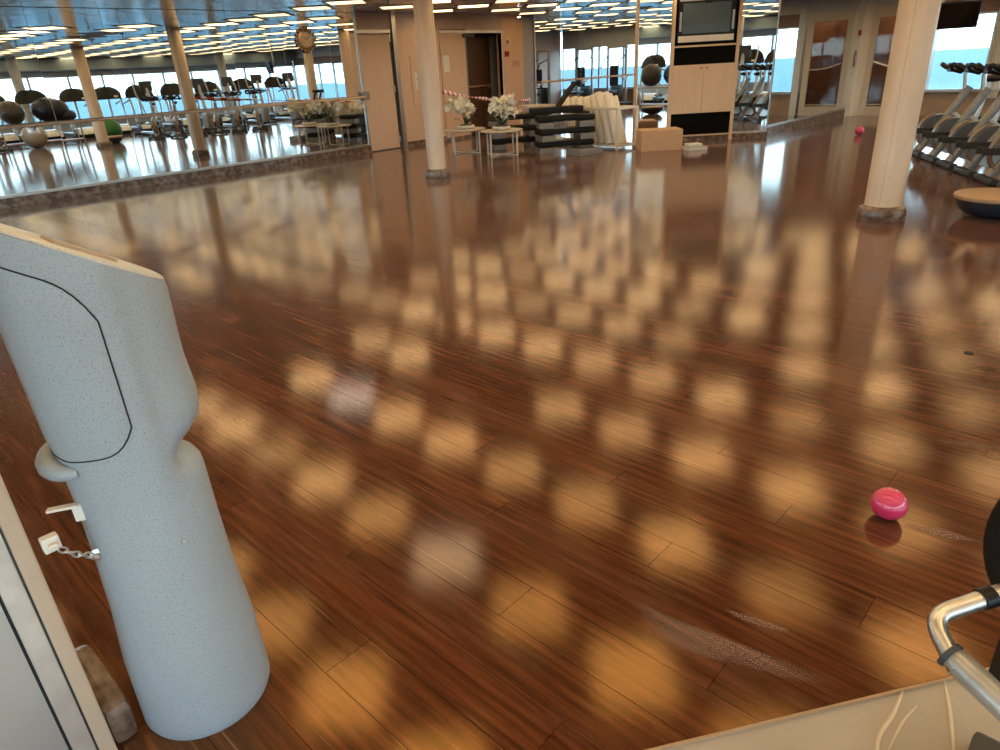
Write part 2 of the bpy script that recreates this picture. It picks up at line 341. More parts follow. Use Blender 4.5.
# ---- floor: varnished planks on a dark bed, with a beige vinyl area where the photographer stands
E0 = at(650, 748); E1 = at(1000, 664)
ed = (E1-E0).normalized(); en = Vector((-ed.y, ed.x, 0))          # en points to the wood side
def clip(poly, p, n):
    out = []
    for i in range(len(poly)):
        a = Vector(poly[i]); b = Vector(poly[(i+1) % len(poly)]); da = (a-p).dot(n); db = (b-p).dot(n)
        if da >= 0: out.append(a)
        if da*db < 0: out.append(a+(b-a)*(da/(da-db)))
    return out
E2 = Vector((E0.x, E0.y)); EN = Vector((en.x, en.y)); YW = 4.6
floor = struct('floor', MB().box(((XL+XR)/2, (YB+YF)/2, -0.06), (XR-XL+0.6, YF-YB+0.6, 0.05)), mat('dark_floor_bed', (0.02, 0.009, 0.005), 0.7))
planks = []
nr = int((YF-YB)/PW)+2
for row in range(int((YB-PY0)/PW)-1, int((YF-PY0)/PW)+1):
    y0 = PY0+row*PW; y1 = y0+PW
    off = (row*0.618) % 1.0
    for c in range(int(XL/PL)-2, int(XR/PL)+3):
        x0 = (c-off)*PL; x1 = x0+PL
        x0c, x1c, y0c, y1c = max(x0, XL), min(x1, XR), max(y0, YB), min(y1, YF)
        if x1c-x0c < 0.02 or y1c-y0c < 0.02: continue
        if y0 > YE+0.1 and x0c > XP: continue
        g = 0.0008
        poly = [Vector((x0c+g, y0c+g)), Vector((x1c-g, y0c+g)), Vector((x1c-g, y1c-g)), Vector((x0c+g, y1c-g))]
        if y0 < YW:
            poly = clip(poly, E2, EN)
            if len(poly) < 3: continue
            ar = 0.5*abs(sum(poly[i].cross(poly[(i+1) % len(poly)]) if False else poly[i].x*poly[(i+1) % len(poly)].y-poly[(i+1) % len(poly)].x*poly[i].y for i in range(len(poly))))
            if ar < 0.002: continue
        cx = sum(p.x for p in poly)/len(poly); cy = sum(p.y for p in poly)/len(poly)
        best = 0
        for p in [Vector((cx, cy))]+poly:
            u, v, z = px_of((p.x, p.y, 0))
            if z > 0.2 and -10 < u < 1010 and -10 < v < 760: best = max(best, 1/z)
        planks.append((best, poly))
planks.sort(key=lambda t: -t[0])
for b, poly in planks[:300]:
    share('floor_plank', MB().prism([tuple(p) for p in poly], -0.034, 0.0).mesh('floor_plank', FLOOR), floor)
pf = MB()
for b, poly in planks[300:]: pf.prism([tuple(p) for p in poly], -0.034, 0.0)
tag(pf.build('far_floor_planks', FLOOR, floor), kind='stuff')
# beige vinyl and the edge strip of the wood
vy = [Vector((XL+10.0, YB)), Vector((XR, YB)), Vector((XR, YW)), Vector((XL+10.0, YW))]
vy = clip(vy, E2, -EN)
MB().prism([tuple(p) for p in vy], -0.034, -0.010).build('vinyl_sheet', BEIGE, floor)
a = E2-Vector((ed.x, ed.y))*3.0; b = E2+Vector((ed.x, ed.y))*5.0; w = EN*0.006
MB().prism([tuple(a), tuple(b), tuple(b-w), tuple(a-w)], -0.034, -0.001).build('edge_strip', TAN, floor)
def decal(pix, name='scuff_mark', z=0.0022, m=SCUFF):
    P = [at(x, y, z) for x, y in bez_px(pix)]; c = sum(P, Vector((0, 0, 0)))/len(P); n_ = len(P)
    mid_ = [c+(p-c)*0.72 for p in P]; inn = [c+(p-c)*0.40 for p in P]
    me = bpy.data.meshes.new(name); vs = [tuple(p) for p in P+mid_+inn]+[tuple(c)]
    fs = [(k*n_+i, k*n_+(i+1) % n_, (k+1)*n_+(i+1) % n_, (k+1)*n_+i) for k in (0, 1) for i in range(n_)]+[(2*n_+i, 2*n_+(i+1) % n_, 3*n_) for i in range(n_)]
    me.from_pydata(vs, [], fs); me.update(); me.materials.append(m)
    at_ = me.attributes.new('fade', 'FLOAT', 'POINT')
    for i in range(len(vs)): at_.data[i].value = 0.0 if i < n_ else 0.75 if i < 2*n_ else 1.0
    return share(name, me, floor)
def bez_px(pix):
    out = []
    for i in range(len(pix)):
        (x0, y0), (x1, y1) = pix[i], pix[(i+1) % len(pix)]
        out += [(x0+(x1-x0)*0.2, y0+(y1-y0)*0.2), (x0+(x1-x0)*0.5, y0+(y1-y0)*0.5), (x0+(x1-x0)*0.8, y0+(y1-y0)*0.8)]
    return out
decal([(626, 594), (650, 608), (724, 636), (815, 671), (843, 684), (801, 685), (745, 668), (696, 657), (645, 636)])
decal([(716, 606), (760, 618), (800, 633), (778, 633), (740, 620)])
decal([(900, 520), (955, 532), (990, 543), (950, 541), (905, 527)])
decal([(930, 438), (1000, 446), (1000, 452), (940, 443)])
q = at(969, 353); MB().lathe([(0.0, 0.0005), (0.022, 0.0005), (0.020, 0.004), (0.0, 0.0045)], 16, Matrix.Translation((q.x, q.y, 0))).build('floor_plug', BLACK, floor)
CREASE = mat('vinyl_crease', (0.66, 0.57, 0.46), 0.4, 0, var=0.05)
def crease(pix, wd):
    P = [at(x, y, -0.009) for x, y in pix]; MB().tube(bez(P, 5), [wd*(0.4+0.6*math.sin(PI*min(1, (i+1)/(len(P)*5-3)))) for i in range(len(bez(P, 5)))], 6, Matrix.Diagonal((1, 1, 0.25, 1)) if False else None).build('vinyl_crease', CREASE, floor)
crease([(903, 690), (893, 715), (880, 735), (876, 758)], 0.006)
crease([(917, 706), (903, 722), (889, 750)], 0.0035)
crease([(944, 680), (949, 705), (952, 730), (954, 752)], 0.005)

# ---- ceiling: diagonal bronze-mirror tiles with warm light panels in every third row
ceil = struct('ceiling', MB().box(((XL+XR)/2, (YB+YF)/2, ZC+0.09), (XR-XL+0.6, YF-YB+0.6, 0.06)), GROOVE)
DX, DY = 0.484, 0.478
hx, hy = DX-0.008, DY-0.008
tile_me = MB().prism([(hx, 0), (0, hy), (-hx, 0), (0, -hy)], 0.0, 0.012).mesh('ceiling_tile', CEILM)
tiles = []; lampspots = []; border = []
for j in range(-15, 49):
    y = 1.6+DY*j
    if y < YB-0.45 or y > YF+0.45: continue
    for i in range(-30, 30):
        if (i+j) % 2: continue
        x = -3.24+DX*i
        if x < XL-0.47 or x > XR+0.47: continue
        if y > YE+0.6 and x > XP+0.6: continue
        inside = XL+0.49 < x < XR-0.49 and YB+0.49 < y < YF-0.49 and not (y > YE-0.49 and x > XP-0.49)
        lamp = inside and (j % 3 == 0) and not (x < -9.0 and y < 7.0)
        if lamp: lampspots.append((x, y))
        elif inside: tiles.append((x, y))
        else: border.append((x, y))
def tkey(p):
    u, v, z = px_of((p[0], p[1], ZC)); q = px_of((2*XL-p[0], p[1], ZC))
    d = 99
    if z > 0 and -40 < u < 1040 and -10 < v < 750: d = min(d, z-30)
    if q[2] > 0 and -40 < q[0] < 380: d = min(d, q[2])
    return d
tiles.sort(key=tkey)
trn = random.Random(2)
for p in tiles[:300]:
    o = share('ceiling_tile', tile_me, ceil, (p[0], p[1], ZC)); o.rotation_euler = (trn.uniform(-0.006, 0.006), trn.uniform(-0.006, 0.006), 0)
tf = MB()
for p in tiles[300:]: tf.prism([(p[0]+hx, p[1]), (p[0], p[1]+hy), (p[0]-hx, p[1]), (p[0], p[1]-hy)], ZC, ZC+0.012)
for (x, y) in border:
    poly = [Vector((x+hx, y)), Vector((x, y+hy)), Vector((x-hx, y)), Vector((x, y-hy))]
    for p_, n_ in (((XL, 0), (1, 0)), ((XR, 0), (-1, 0)), ((0, YB), (0, 1)), ((0, YF), (0, -1))):
        if len(poly) > 2: poly = clip(poly, Vector(p_), Vector(n_))
    if len(poly) > 2: tf.prism([tuple(p) for p in poly], ZC, ZC+0.012)
tag(tf.build('far_ceiling_tiles', CEILM, ceil), kind='stuff')
# light panels
s = 0.845
fr = MB()
oq = [(hx, 0), (0, hy), (-hx, 0), (0, -hy)]; iq = [(hx*s, 0), (0, hy*s), (-hx*s, 0), (0, -hy*s)]
for k in range(4):
    k2 = (k+1) % 4; fr.prism([oq[k], oq[k2], iq[k2], iq[k]], -0.010, 0.012)
frame_me = fr.mesh('lamp_frame', LAMPF)
s2 = 0.84
diff_me = {w: MB().prism([(hx*s2, 0), (0, hy*s2), (-hx*s2, 0), (0, -hy*s2)], -0.004, 0.004).mesh('diffuser', w) for w in (LAMPW, LAMPW2, LAMPW3, LAMPC)}
lrnd = random.Random(11)
COOLP = [(-7.09, 4.5), (-3.75, 3.03), (-8.08, 5.9), (-7.11, 5.9)]
direct = []; OFF = [(-6.63, 5.9), (-5.66, 5.9), (-3.72, 8.77)]
diff_off = MB().prism([(hx*s2, 0), (0, hy*s2), (-hx*s2, 0), (0, -hy*s2)], -0.004, 0.004).mesh('diffuser', mat('unlit_diffuser', (0.55, 0.50, 0.44), 0.5))
for (x, y) in lampspots:
    cool = any(abs(x-a)+abs(y-b) < 0.35 for a, b in COOLP)
    u, v, z = px_of((x, y, ZC))
    seen = z > 0 and -20 < u < 1020 and -3 < v
    t = thing('ceiling_light', '', 'ceiling light', (x, y, ZC), 0, 'square light panels in the metal ceiling')
    if cool: t['label'] = 'square ceiling panel that mirrors whitish instead of amber in the floor'
    else: t['label'] = 'square amber ceiling light panel seen only as a glow in floor or mirror'
    if seen and not cool: direct.append((u, v, t))
    share('lamp_frame', frame_me, t); off_ = any(abs(x-a)+abs(y-b) < 0.35 for a, b in OFF)
    if off_: t['label'] = 'unlit square ceiling panel leaving a dark gap in the floor glow'
    share('diffuser', diff_off if off_ else diff_me[LAMPC if cool else lrnd.choice((LAMPW, LAMPW, LAMPW2, LAMPW2, LAMPW3))], t)
direct.sort(key=lambda q: q[0])
DIRECT = direct

# ---- long mirror wall on the left (X = XL), with doors and a second mirror beyond
wl = structroot('wall_left', (XL, 0, 0))
def wbox(name, y0, y1, z0, z1, x0, x1, m, parent=wl, bev=0.0):
    return MB().box(((x0+x1)/2, (y0+y1)/2, (z0+z1)/2), (x1-x0, y1-y0, z1-z0), None, bev).build(name, m, parent)
YD0, YD1 = 8.66, 9.45          # first door
YO0, YO1 = 11.56, 12.70        # dark doorway
YM2 = 13.90
wbox('backing', YB, YD0, 0, ZC+0.06, -0.16, -0.02, WALLP)
wbox('wall_panel', YD0, YO0, 2.22, ZC+0.06, -0.16, -0.005, WALLP)
wbox('wall_panel', YD1+0.16, YO0-0.80, 0.0, 2.22, -0.16, -0.005, WOODW)
wbox('backing', YD0, YD1+0.16, 0.0, 2.22, -0.16, -0.06, WALLP)
wbox('backing', YO0-0.80, YO0, 0.0, 2.22, -0.16, -0.06, WALLP)
wbox('wall_panel', YO0, YO1, 2.18, ZC+0.06, -0.16, -0.002, WALLP)
wbox('wall_panel', YO1, 13.46, 0.0, ZC+0.06, -0.16, 0.0, mat('warm_wall_panel', (0.62, 0.40, 0.25), 0.45, 0, var=0.05, scale=3, stretch=(6, 6, .6)))
wbox('backing', 13.46, YF, 0, ZC+0.06, -0.16, -0.02, WALLP)
# mirror panels
MY = [8.62-0.61]; y = 8.01
seams = [8.62, 8.01]
while seams[-1] > YB+0.2: seams.append(max(YB, seams[-1]-0.958))
for i in range(len(seams)-1):
    y1, y0 = seams[i]-0.003, seams[i+1]+0.003
    o = wbox('mirror_panel', -(y1-y0)/2, (y1-y0)/2, 0.165, 2.495, -0.012, 0.0, MIRROR); o.location = (0, (y0+y1)/2, 0)
    o.rotation_euler = (0, random.uniform(-0.0012, 0.0012), random.uniform(-0.0022, 0.0022))
    if i < len(seams)-2: wbox('mirror_joint', y0-0.005, y0-0.001, 0.165, 2.495, -0.015, 0.0015, ALU)
wbox('steel_trim', YB, 8.62, 0.125, 0.165, -0.02, 0.012, STEEL, bev=0.004)
wbox('mirror_edge', 8.62, 8.655, 0.0, 2.5, -0.02, 0.02, STEEL, bev=0.004)
seams2 = [YM2]
while seams2[-1] < 19.0: seams2.append(seams2[-1]+0.93)
for i in range(len(seams2)-1):
    y0, y1 = seams2[i]+0.003, seams2[i+1]-0.003
    wbox('mirror_panel', y0, y1, 0.165, 2.495, -0.012, 0.0, MIRROR)
    wbox('mirror_joint', y1+0.001, y1+0.005, 0.165, 2.495, -0.015, 0.002, ALU)
wbox('mirror_edge', YM2-0.04, YM2, 0.0, 2.5, -0.02, 0.02, STEEL, bev=0.004)
wbox('steel_jamb', 13.46, YM2-0.05, 0.0, 2.5, -0.03, -0.004, mat('grey_panel', (0.34, 0.33, 0.31), 0.4, 0.3))
wbox('wall_panel', 19.0, YF, 0.0, 2.5, -0.02, 0.0, WALLP)
# marble baseboard
bb = structroot('baseboard_left', (XL, 0, 0))
for y0, y1, zt, d in ((YB, 8.655, 0.125, 0.035), (YD1+0.16, YO0-0.80, 0.10, 0.012), (YO1, 13.46, 0.10, 0.012), (13.86, 19.0, 0.125, 0.03)):
    yy = y0
    while yy < y1-0.01:
        ye = min(y1, yy+1.2); wbox('marble_slab', yy+0.001, ye-0.001, 0.0, zt, -0.0, d, MARBLE, bb, 0.004); yy = ye
# exercise rails in front of the mirrors
def rail(y0, y1, label):
    t = thing('exercise_rail', label, 'handrail', (XL, y0, 0))
    L = y1-y0
    MB().tube([(0.13, 0, 1.04), (0.13, L, 1.04)], 0.021, 12).build('rail_tube', mat('rail_wood', (0.66, 0.49, 0.38), 0.3, 0.0, var=0.06, scale=4, coat=0.3), t)
    yy = 0.02
    while yy < L+0.1:
        k = min(yy, L-0.02)
        m = MB().tube([(0.006, k, 0.97), (0.09, k, 0.98), (0.13, k, 1.02)], 0.012, 8); m.box((0.008, k, 0.965), (0.015, 0.15, 0.10), None, 0.004); m.build('bracket', CHROME, t)
        if yy >= L-0.03: break
        yy += 1.92
    return t
rail(YB+0.2, 8.60, 'long wooden exercise rail along the big left mirror')
rail(YM2+0.05, 18.95, 'exercise rail on the far mirror behind the rolled mats')
# bracket plate at the rail's end, over the mirror edge
# ---- doors on the left wall
d1 = structroot('door_1', (XL, 0, 0))
wbox('leaf', YD0+0.02, YD1-0.02, 0.02, 2.13, -0.05, -0.005, WOODW, d1, 0.003)
wbox('kick_strip', YD0+0.02, YD1-0.02, 0.0, 0.02, -0.05, -0.012, DGREY, d1)
wbox('door_head', YD0, YD1+0.02, 2.15, 2.22, -0.06, 0.012, STEEL, d1, 0.004)
wbox('jamb', YD1, YD1+0.055, 0.0, 2.22, -0.06, -0.03, DGREY, d1)
wbox('jamb', YD1+0.055, YD1+0.16, 0.0, 2.5, -0.06, 0.03, STEEL, d1, 0.006)
for z in (0.12, 1.08, 2.0): wbox('hinge', YD1-0.035, YD1+0.0, z, z+0.13, -0.006, 0.012, CHROME, d1, 0.003)
h = wbox('latch_box', YD0-0.10, YD0+0.10, 0.99, 1.13, 0.0, 0.05, MGREY, d1, 0.008)
# hatch in the panel beside the door
ht = structroot('trim_1', (XL, 0, 0))
hy0, hy1, hz0, hz1 = 9.94, 10.14, 0.83, 1.70
for nm, a in (('frame_side', (hy0-0.03, hy0, hz0-0.03, hz1+0.03)), ('frame_side', (hy1, hy1+0.03, hz0-0.03, hz1+0.03)), ('frame_end', (hy0, hy1, hz0-0.03, hz0)), ('frame_end', (hy0, hy1, hz1, hz1+0.03))):
    wbox(nm, *a, -0.005, 0.014, WOODC, ht, 0.003)
wbox('hatch_panel', hy0, hy1, hz0, hz1, -0.006, 0.003, WOODW, ht)
wbox('handle_plate', 10.00, 10.06, 1.10, 1.42, 0.003, 0.010, WHITE, ht, 0.003)
MB().tube([(0.012, 10.03, 1.30), (0.045, 10.03, 1.30), (0.045, 10.11, 1.29)], 0.009, 8).build('lever', CHROME, ht)
# second door leaf with a notice
d2 = structroot('door_2', (XL, 0, 0))
wbox('leaf', YO0-0.78, YO0-0.04, 0.02, 2.14, -0.05, 0.004, WOODW, d2, 0.003)
wbox('door_head', YO0-0.80, YO1, 2.14, 2.20, -0.06, 0.014, STEEL, d2, 0.004)
wbox('jamb', YO0-0.04, YO0, 0.0, 2.2, -0.10, 0.008, MGREY, d2, 0.003)
wbox('jamb', YO1, YO1+0.03, 0.0, 2.2, -0.10, 0.006, WHITE, d2, 0.003)
wbox('kick_strip', YO0-0.78, YO0-0.04, 0.0, 0.06, -0.04, 0.010, MARBLE, d2)
wbox('notice', YO0-0.72, YO0-0.55, 1.40, 1.72, 0.0045, 0.0065, PAPER, d2)
nb = wbox('door_closer', YO0-0.12, YO0+0.22, 2.06, 2.13, 0.015, 0.06, DGREY, d2, 0.01)
# dark corridor with a brown fire door behind the opening
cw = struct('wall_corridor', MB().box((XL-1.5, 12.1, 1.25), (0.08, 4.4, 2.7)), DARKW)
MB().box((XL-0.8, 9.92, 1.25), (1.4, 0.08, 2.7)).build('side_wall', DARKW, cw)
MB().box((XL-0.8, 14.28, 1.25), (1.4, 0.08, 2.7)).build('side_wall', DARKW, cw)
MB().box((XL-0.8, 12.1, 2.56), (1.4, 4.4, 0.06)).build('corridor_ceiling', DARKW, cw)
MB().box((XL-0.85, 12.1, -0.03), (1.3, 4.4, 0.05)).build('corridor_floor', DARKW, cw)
d3 = structroot('door_3', (XL-0.42, 0, 0))
wbox('leaf', 11.70, 12.72, 0.02, 2.1, -0.05, 0.0, mat('dark_brown_door', (0.075, 0.036, 0.020), 0.4, 0, var=0.12, scale=3, stretch=(6, 6, .6)), d3, 0.004)
MB().tube([(0.05, 11.80, 1.05), (0.05, 12.66, 1.05)], 0.022, 8).build('push_bar', GOLD, d3)
wbox('bar_mount', 11.80, 11.86, 1.0, 1.1, 0.0, 0.05, GOLD, d3); wbox('bar_mount', 12.60, 12.66, 1.0, 1.1, 0.0, 0.05, GOLD, d3)
wbox('panel_seam', 12.40, 12.415, 0.02, 1.0, 0.0, 0.004, BLACK, d3)
wbox('side_light', 12.74, 13.0, 0.0, 2.1, -0.05, 0.0, MGREY, d3)
# small wall fittings
def wthing(name, label, cat, y, z, parts):
    t = thing(name, label, cat, (XL+0.0005, y, z))
    for nm, c, dd, m in parts: MB().box(c, dd, None, 0.004).build(nm, m, t)
    return t
p = onx(507.5, 42, XL); wthing('light_switch', 'small dark switch plate on the warm panel right of the dark doorway', 'switch', p.y, p.z, [('plate', (0.006, 0, 0), (0.012, 0.11, 0.13), WOODC), ('rocker', (0.014, 0, 0), (0.008, 0.05, 0.08), DGREY)])
p = onx(506.5, 54, XL); wthing('fire_alarm', 'red fire alarm call point below the switch by the dark doorway', 'fire alarm', p.y, p.z, [('case', (0.018, 0, 0), (0.035, 0.12, 0.12), RED), ('press_plate', (0.037, 0.0, 0.0), (0.006, 0.06, 0.05), BLACK)])
p = onx(516, 63.5, XL); wthing('wall_sign', 'faint beige sign plate right of the fire alarm', 'sign', p.y, p.z, [('plate', (0.003, 0, 0), (0.006, 0.22, 0.13), mat('beige_sign', (0.50, 0.32, 0.2), 0.6)), ('mark', (0.0065, -0.03, 0.02), (0.003, 0.03, 0.03), DGREY)])

# ---- cabinet block: angled front with mirrors and TV cabinet, mirrored right side
TH = math.radians(47); K = Vector((XM, 13.06)); fd = Vector((-math.sin(TH), -math.cos(TH)))   # along the front, away from the corner
def fpt(px): # distance along the front for a pixel column
    q = ray(px, 95); n2 = Vector((math.cos(TH), -math.sin(TH))); t = n2.dot(K)/(n2.x*q.x+n2.y*q.y); P = Vector((q.x*t, q.y*t)); return (P-K).dot(fd)
LF = fpt(636)
Fend = K+fd*LF
nrm = Vector((math.cos(TH), -math.sin(TH)))
blk = [tuple(K-nrm*0.025), tuple(Vector((XM-0.03, K.y+0.1))), tuple(Vector((XM-0.03, YE))), tuple(Vector((XM-0.2, YE))), tuple(Vector((XM-0.2, K.y+0.1))), tuple(Fend-nrm*0.25), tuple(Fend-nrm*0.025)]
wb = struct('wall_block', MB().prism(blk, 0.0, ZC+0.05), WOODW)
FM = Matrix(((fd.x, nrm.x, 0, K.x), (fd.y, nrm.y, 0, K.y), (0, 0, 1, 0), (0, 0, 0, 1)))   # local: x along front from corner, y out, z up
fr_root = structroot('wall_front'); fr_root.matrix_world = FM
def fb(name, x0, x1, z0, z1, y0, y1, m, parent=fr_root, bev=0.0):
    return MB().box(((x0+x1)/2, (y0+y1)/2, (z0+z1)/2), (x1-x0, y1-y0, z1-z0), None, bev).build(name, m, parent)
c1 = fpt(734); c0 = fpt(669)
fb('mirror_panel', 0.02, c1-0.01, 0.12, 2.495, -0.01, 0.0, MIRROR); fb('steel_trim', 0.0, c1, 0.09, 0.125, -0.02, 0.012, ALU, bev=0.003)
fb('steel_trim', 0.0, 0.018, 0.09, 2.5, -0.02, 0.012, STEEL, bev=0.003)
fb('mirror_panel', c0+0.01, LF-0.02, 0.12, 2.495, -0.01, 0.0, MIRROR); fb('steel_trim', c0, LF, 0.09, 0.125, -0.02, 0.012, ALU, bev=0.003)
fb('steel_trim', LF-0.02, LF, 0.09, 2.5, -0.02, 0.012, ALU, bev=0.003)
fb('marble_slab', 0.0, c1-0.02, 0.0, 0.09, -0.02, 0.012, MARBLE); fb('marble_slab', c0, LF, 0.0, 0.09, -0.02, 0.012, MARBLE)
# cabinet itself: a thing with doors and niches
cab = thing('media_cabinet', 'tall pale wood cabinet with black niches, two doors and a television', 'cabinet'); cab.matrix_world = FM @ Matrix.Translation((0, 0.001, 0))
cd = 0.045                                    # stands proud of the mirrors
fb('side_panel', c1-0.01, c1+0.045, 0.0, 2.495, 0.0, cd, WOODC, cab, 0.003); fb('side_panel', c0-0.045, c0+0.01, 0.0, 2.495, 0.0, cd, WOODC, cab, 0.003)
for z0, z1 in ((1.585, 1.615), (0.09, 0.115)): fb('shelf', c1+0.045, c0-0.045, z0, z1, 0.0, cd-0.005, WOODC, cab, 0.002)
fb('plinth', c1+0.045, c0-0.045, 0.0, 0.09, 0.0, cd-0.03, MARBLE, cab)
fb('niche_back', c1+0.045, c0-0.045, 0.115, 2.495, 0.0, 0.012, mat('niche_black', (0.003, 0.003, 0.003), 0.8, spec=0.1), cab)
mid = (c1+c0)/2
for x0, x1, kx in ((c1+0.047, mid-0.003, mid-0.05), (mid+0.003, c0-0.047, mid+0.05)):
    dr = fb('door', x0, x1, 0.49, 1.30, 0.012, cd-0.004, WOODC, cab, 0.003)
    MB().ball((kx, cd+0.010, 1.24), 0.014, 12, 8).build('knob', DGREY, dr)
tv = thing('television', 'flat grey television with silver speaker frame in the cabinet top niche', 'television'); tv.matrix_world = FM
tw0, tw1 = c1+0.10, c0-0.09
fb('casing', tw0, tw1, 1.66, 2.36, 0.014, 0.04, BLACK, tv, 0.01)
fb('screen', tw0+0.09, tw1-0.075, 1.80, 2.27, 0.038, 0.044, mat('grey_tv_screen', (0.075, 0.115, 0.15), 0.3, 0, var=0.06, scale=2), tv)
fb('lower_panel', tw0+0.01, tw1-0.01, 1.665, 1.765, 0.038, 0.052, WHITE, tv, 0.006)
for xx in (tw0+0.02, tw1-0.06): fb('side_speaker', xx, xx+0.04, 1.84, 2.14, 0.038, 0.047, SILV, tv, 0.004)
fb('top_strip', tw0+0.01, tw1-0.01, 2.30, 2.345, 0.038, 0.047, SILV, tv, 0.004)
fb('mount_hook', mid-0.07, mid+0.07, 2.26, 2.33, 0.043, 0.05, BLACK, tv, 0.004)
# mirrored right side of the block
wm = structroot('wall_block_side', (XM, 0, 0))
yy = 13.10; k = 0
while yy < 17.2:
    y1 = min(yy+1.12, 17.24)
    wbox('mirror_panel', yy+0.002, y1-0.002, 0.20, 2.495, -0.012, 0.0, MIRROR, wm); yy = y1
wbox('steel_trim', 13.06, 17.26, 0.165, 0.20, -0.02, 0.012, STEEL, wm, 0.004)
wbox('end_panel', 17.26, YE, 0.0, 2.5, -0.025, 0.004, mat('cream_panel', (0.88, 0.80, 0.70), 0.45, 0, var=0.04, scale=4), wm)
yy = 13.06
while yy < 17.25:
    wbox('marble_slab', yy+0.001, min(yy+1.05, 17.26)-0.001, 0.0, 0.165, -0.02, 0.018, MARBLE, wm, 0.004); yy += 1.05

# ---- end wall (Y = YE) with the glass door and windows, window walls right and behind
def window(n, p0, ang, width, z0, z1):
    o = structroot('window_%d' % n, p0); o.rotation_euler = (0, 0, ang)
    fw_ = 0.035
    for nm, c, dd in (('frame_side', (fw_/2, 0, (z0+z1)/2), (fw_, 0.08, z1-z0)), ('frame_side', (width-fw_/2, 0, (z0+z1)/2), (fw_, 0.08, z1-z0)), ('frame_head', (width/2, 0, z1-fw_/2), (width-2*fw_, 0.08, fw_)), ('frame_foot', (width/2, 0, z0+fw_/2), (width-2*fw_, 0.08, fw_))):
        MB().box(c, dd, None, 0.004).build(nm, SILV, o)
    MB().box((width/2, 0.0, (z0+z1)/2), (width-2*fw_, 0.008, z1-z0-2*fw_)).build('pane', GLASS, o)
    MB().box((width/2, -0.09, z0-0.012), (width, 0.13, 0.022), None, 0.004).build('sill', GREYW, o)
    MB().box((width/2, -0.03, z1-0.10), (width-2*fw_, 0.012, 0.02)).build('blind_rail', GREYW, o)
    return o
SILLZ, HEADZ = 0.50, 1.94
wn = 1
wr = struct('wall_right', MB().box((XR+0.06, (YB+YE)/2, SILLZ/2-0.012), (0.12, YE-YB, SILLZ-0.02)), GREYW)
MB().box((XR+0.06, (YB+YE)/2, (HEADZ+ZC+0.05)/2), (0.12, YE-YB, ZC+0.05-HEADZ)).build('head_wall', GREYW, wr)
MB().box((XR-0.22, (YB+YE)/2, 2.30), (0.44, YE-YB-0.2, 0.38), None, 0.03).build('bulkhead', mat('bulkhead_paint', (0.28, 0.36, 0.42), 0.4, 0, var=0.05, scale=2), wr)
y = YE
while y > YB+0.5:
    wd = min(1.13, y-YB); window(wn, (XR+0.04, y, 0), -PI/2, wd, SILLZ, HEADZ); wn += 1; y -= wd
we = struct('wall_end', MB().box(((-4.2+XR)/2+0.05, YE+0.06, SILLZ/2), (XR+4.2, 0.12, SILLZ)), TAN)
DXa, DXb = -5.20, -4.20         # glass door
MB().box(((XM+XR)/2, YE+0.06, (2.195+ZC+0.05)/2), (XR-XM, 0.12, ZC+0.05-2.195)).build('head_wall', mat('pale_wall', (0.80, 0.75, 0.68), 0.5, 0, var=0.04, scale=4), we)
MB().box(((DXb+0.15+XR)/2, YE+0.055, (HEADZ+2.28)/2), (XR-DXb-0.15, 0.10, 2.28-HEADZ)).build('blind_box', mat('brown_blind', (0.30, 0.19, 0.14), 0.5, 0, var=0.08, scale=6), we)
MB().box((DXb+0.13, YE+0.02, 1.14), (0.16, 0.2, 2.28), None, 0.01).build('pillar', mat('pale_pillar', (0.82, 0.80, 0.76), 0.45, 0, var=0.04, scale=4), we)
x = DXb+0.21
while x < XR-0.3:
    wd = min(1.08, XR-x); window(wn, (x, YE+0.04, 0), 0, wd, SILLZ, HEADZ); wn += 1; x += wd
for xx in (-2.9, -2.55):
    pts = []
    MB().grid([[(xx+0.30*i/24, YE-0.10+0.03*math.sin(i*1.6), z) for i in range(25)] for z in (0.35, 1.2, 2.25)]).build('curtain', mat('white_curtain', (0.80, 0.79, 0.74), 0.8, 0, var=0.05, scale=10), we)
def glass_door(name, x0, x1, yy):
    o = structroot(name, (x0, yy, 0)); w = x1-x0; wood = mat('door_frame_wood', (0.76, 0.64, 0.50), 0.4, 0, var=0.06, scale=3, stretch=(6, 6, .6))
    for nm, c, dd in (('stile', (0.07, 0, 1.1), (0.14, 0.06, 2.2)), ('stile', (w-0.07, 0, 1.1), (0.14, 0.06, 2.2)), ('top_rail', (w/2, 0, 2.1), (w-0.28, 0.06, 0.2)), ('bottom_rail', (w/2, 0, 0.10), (w-0.28, 0.06, 0.2))):
        MB().box(c, dd, None, 0.006).build(nm, wood, o)
    MB().box((w/2, 0, 1.1), (w-0.28, 0.01, 1.8)).build('pane', DGLASS, o)
    MB().box((w/2, -0.012, 0.24), (w-0.28, 0.012, 0.025)).build('glazing_bar', GOLD, o)
    MB().tube(bez([(0.16, -0.04, 1.12), (w/2, -0.05, 1.02), (w-0.16, -0.04, 1.0)]), 0.014, 8).build('handrail', ALU, o)
    return o
glass_door('door_4', DXa, DXb, YE-0.02)
MB().box(((DXa+XM)/2, YE, 1.14), (XM-DXa if XM > DXa else DXa-XM, 0.1, 2.28)).build('jamb', mat('cream_panel', (0.88, 0.80, 0.70)), we)
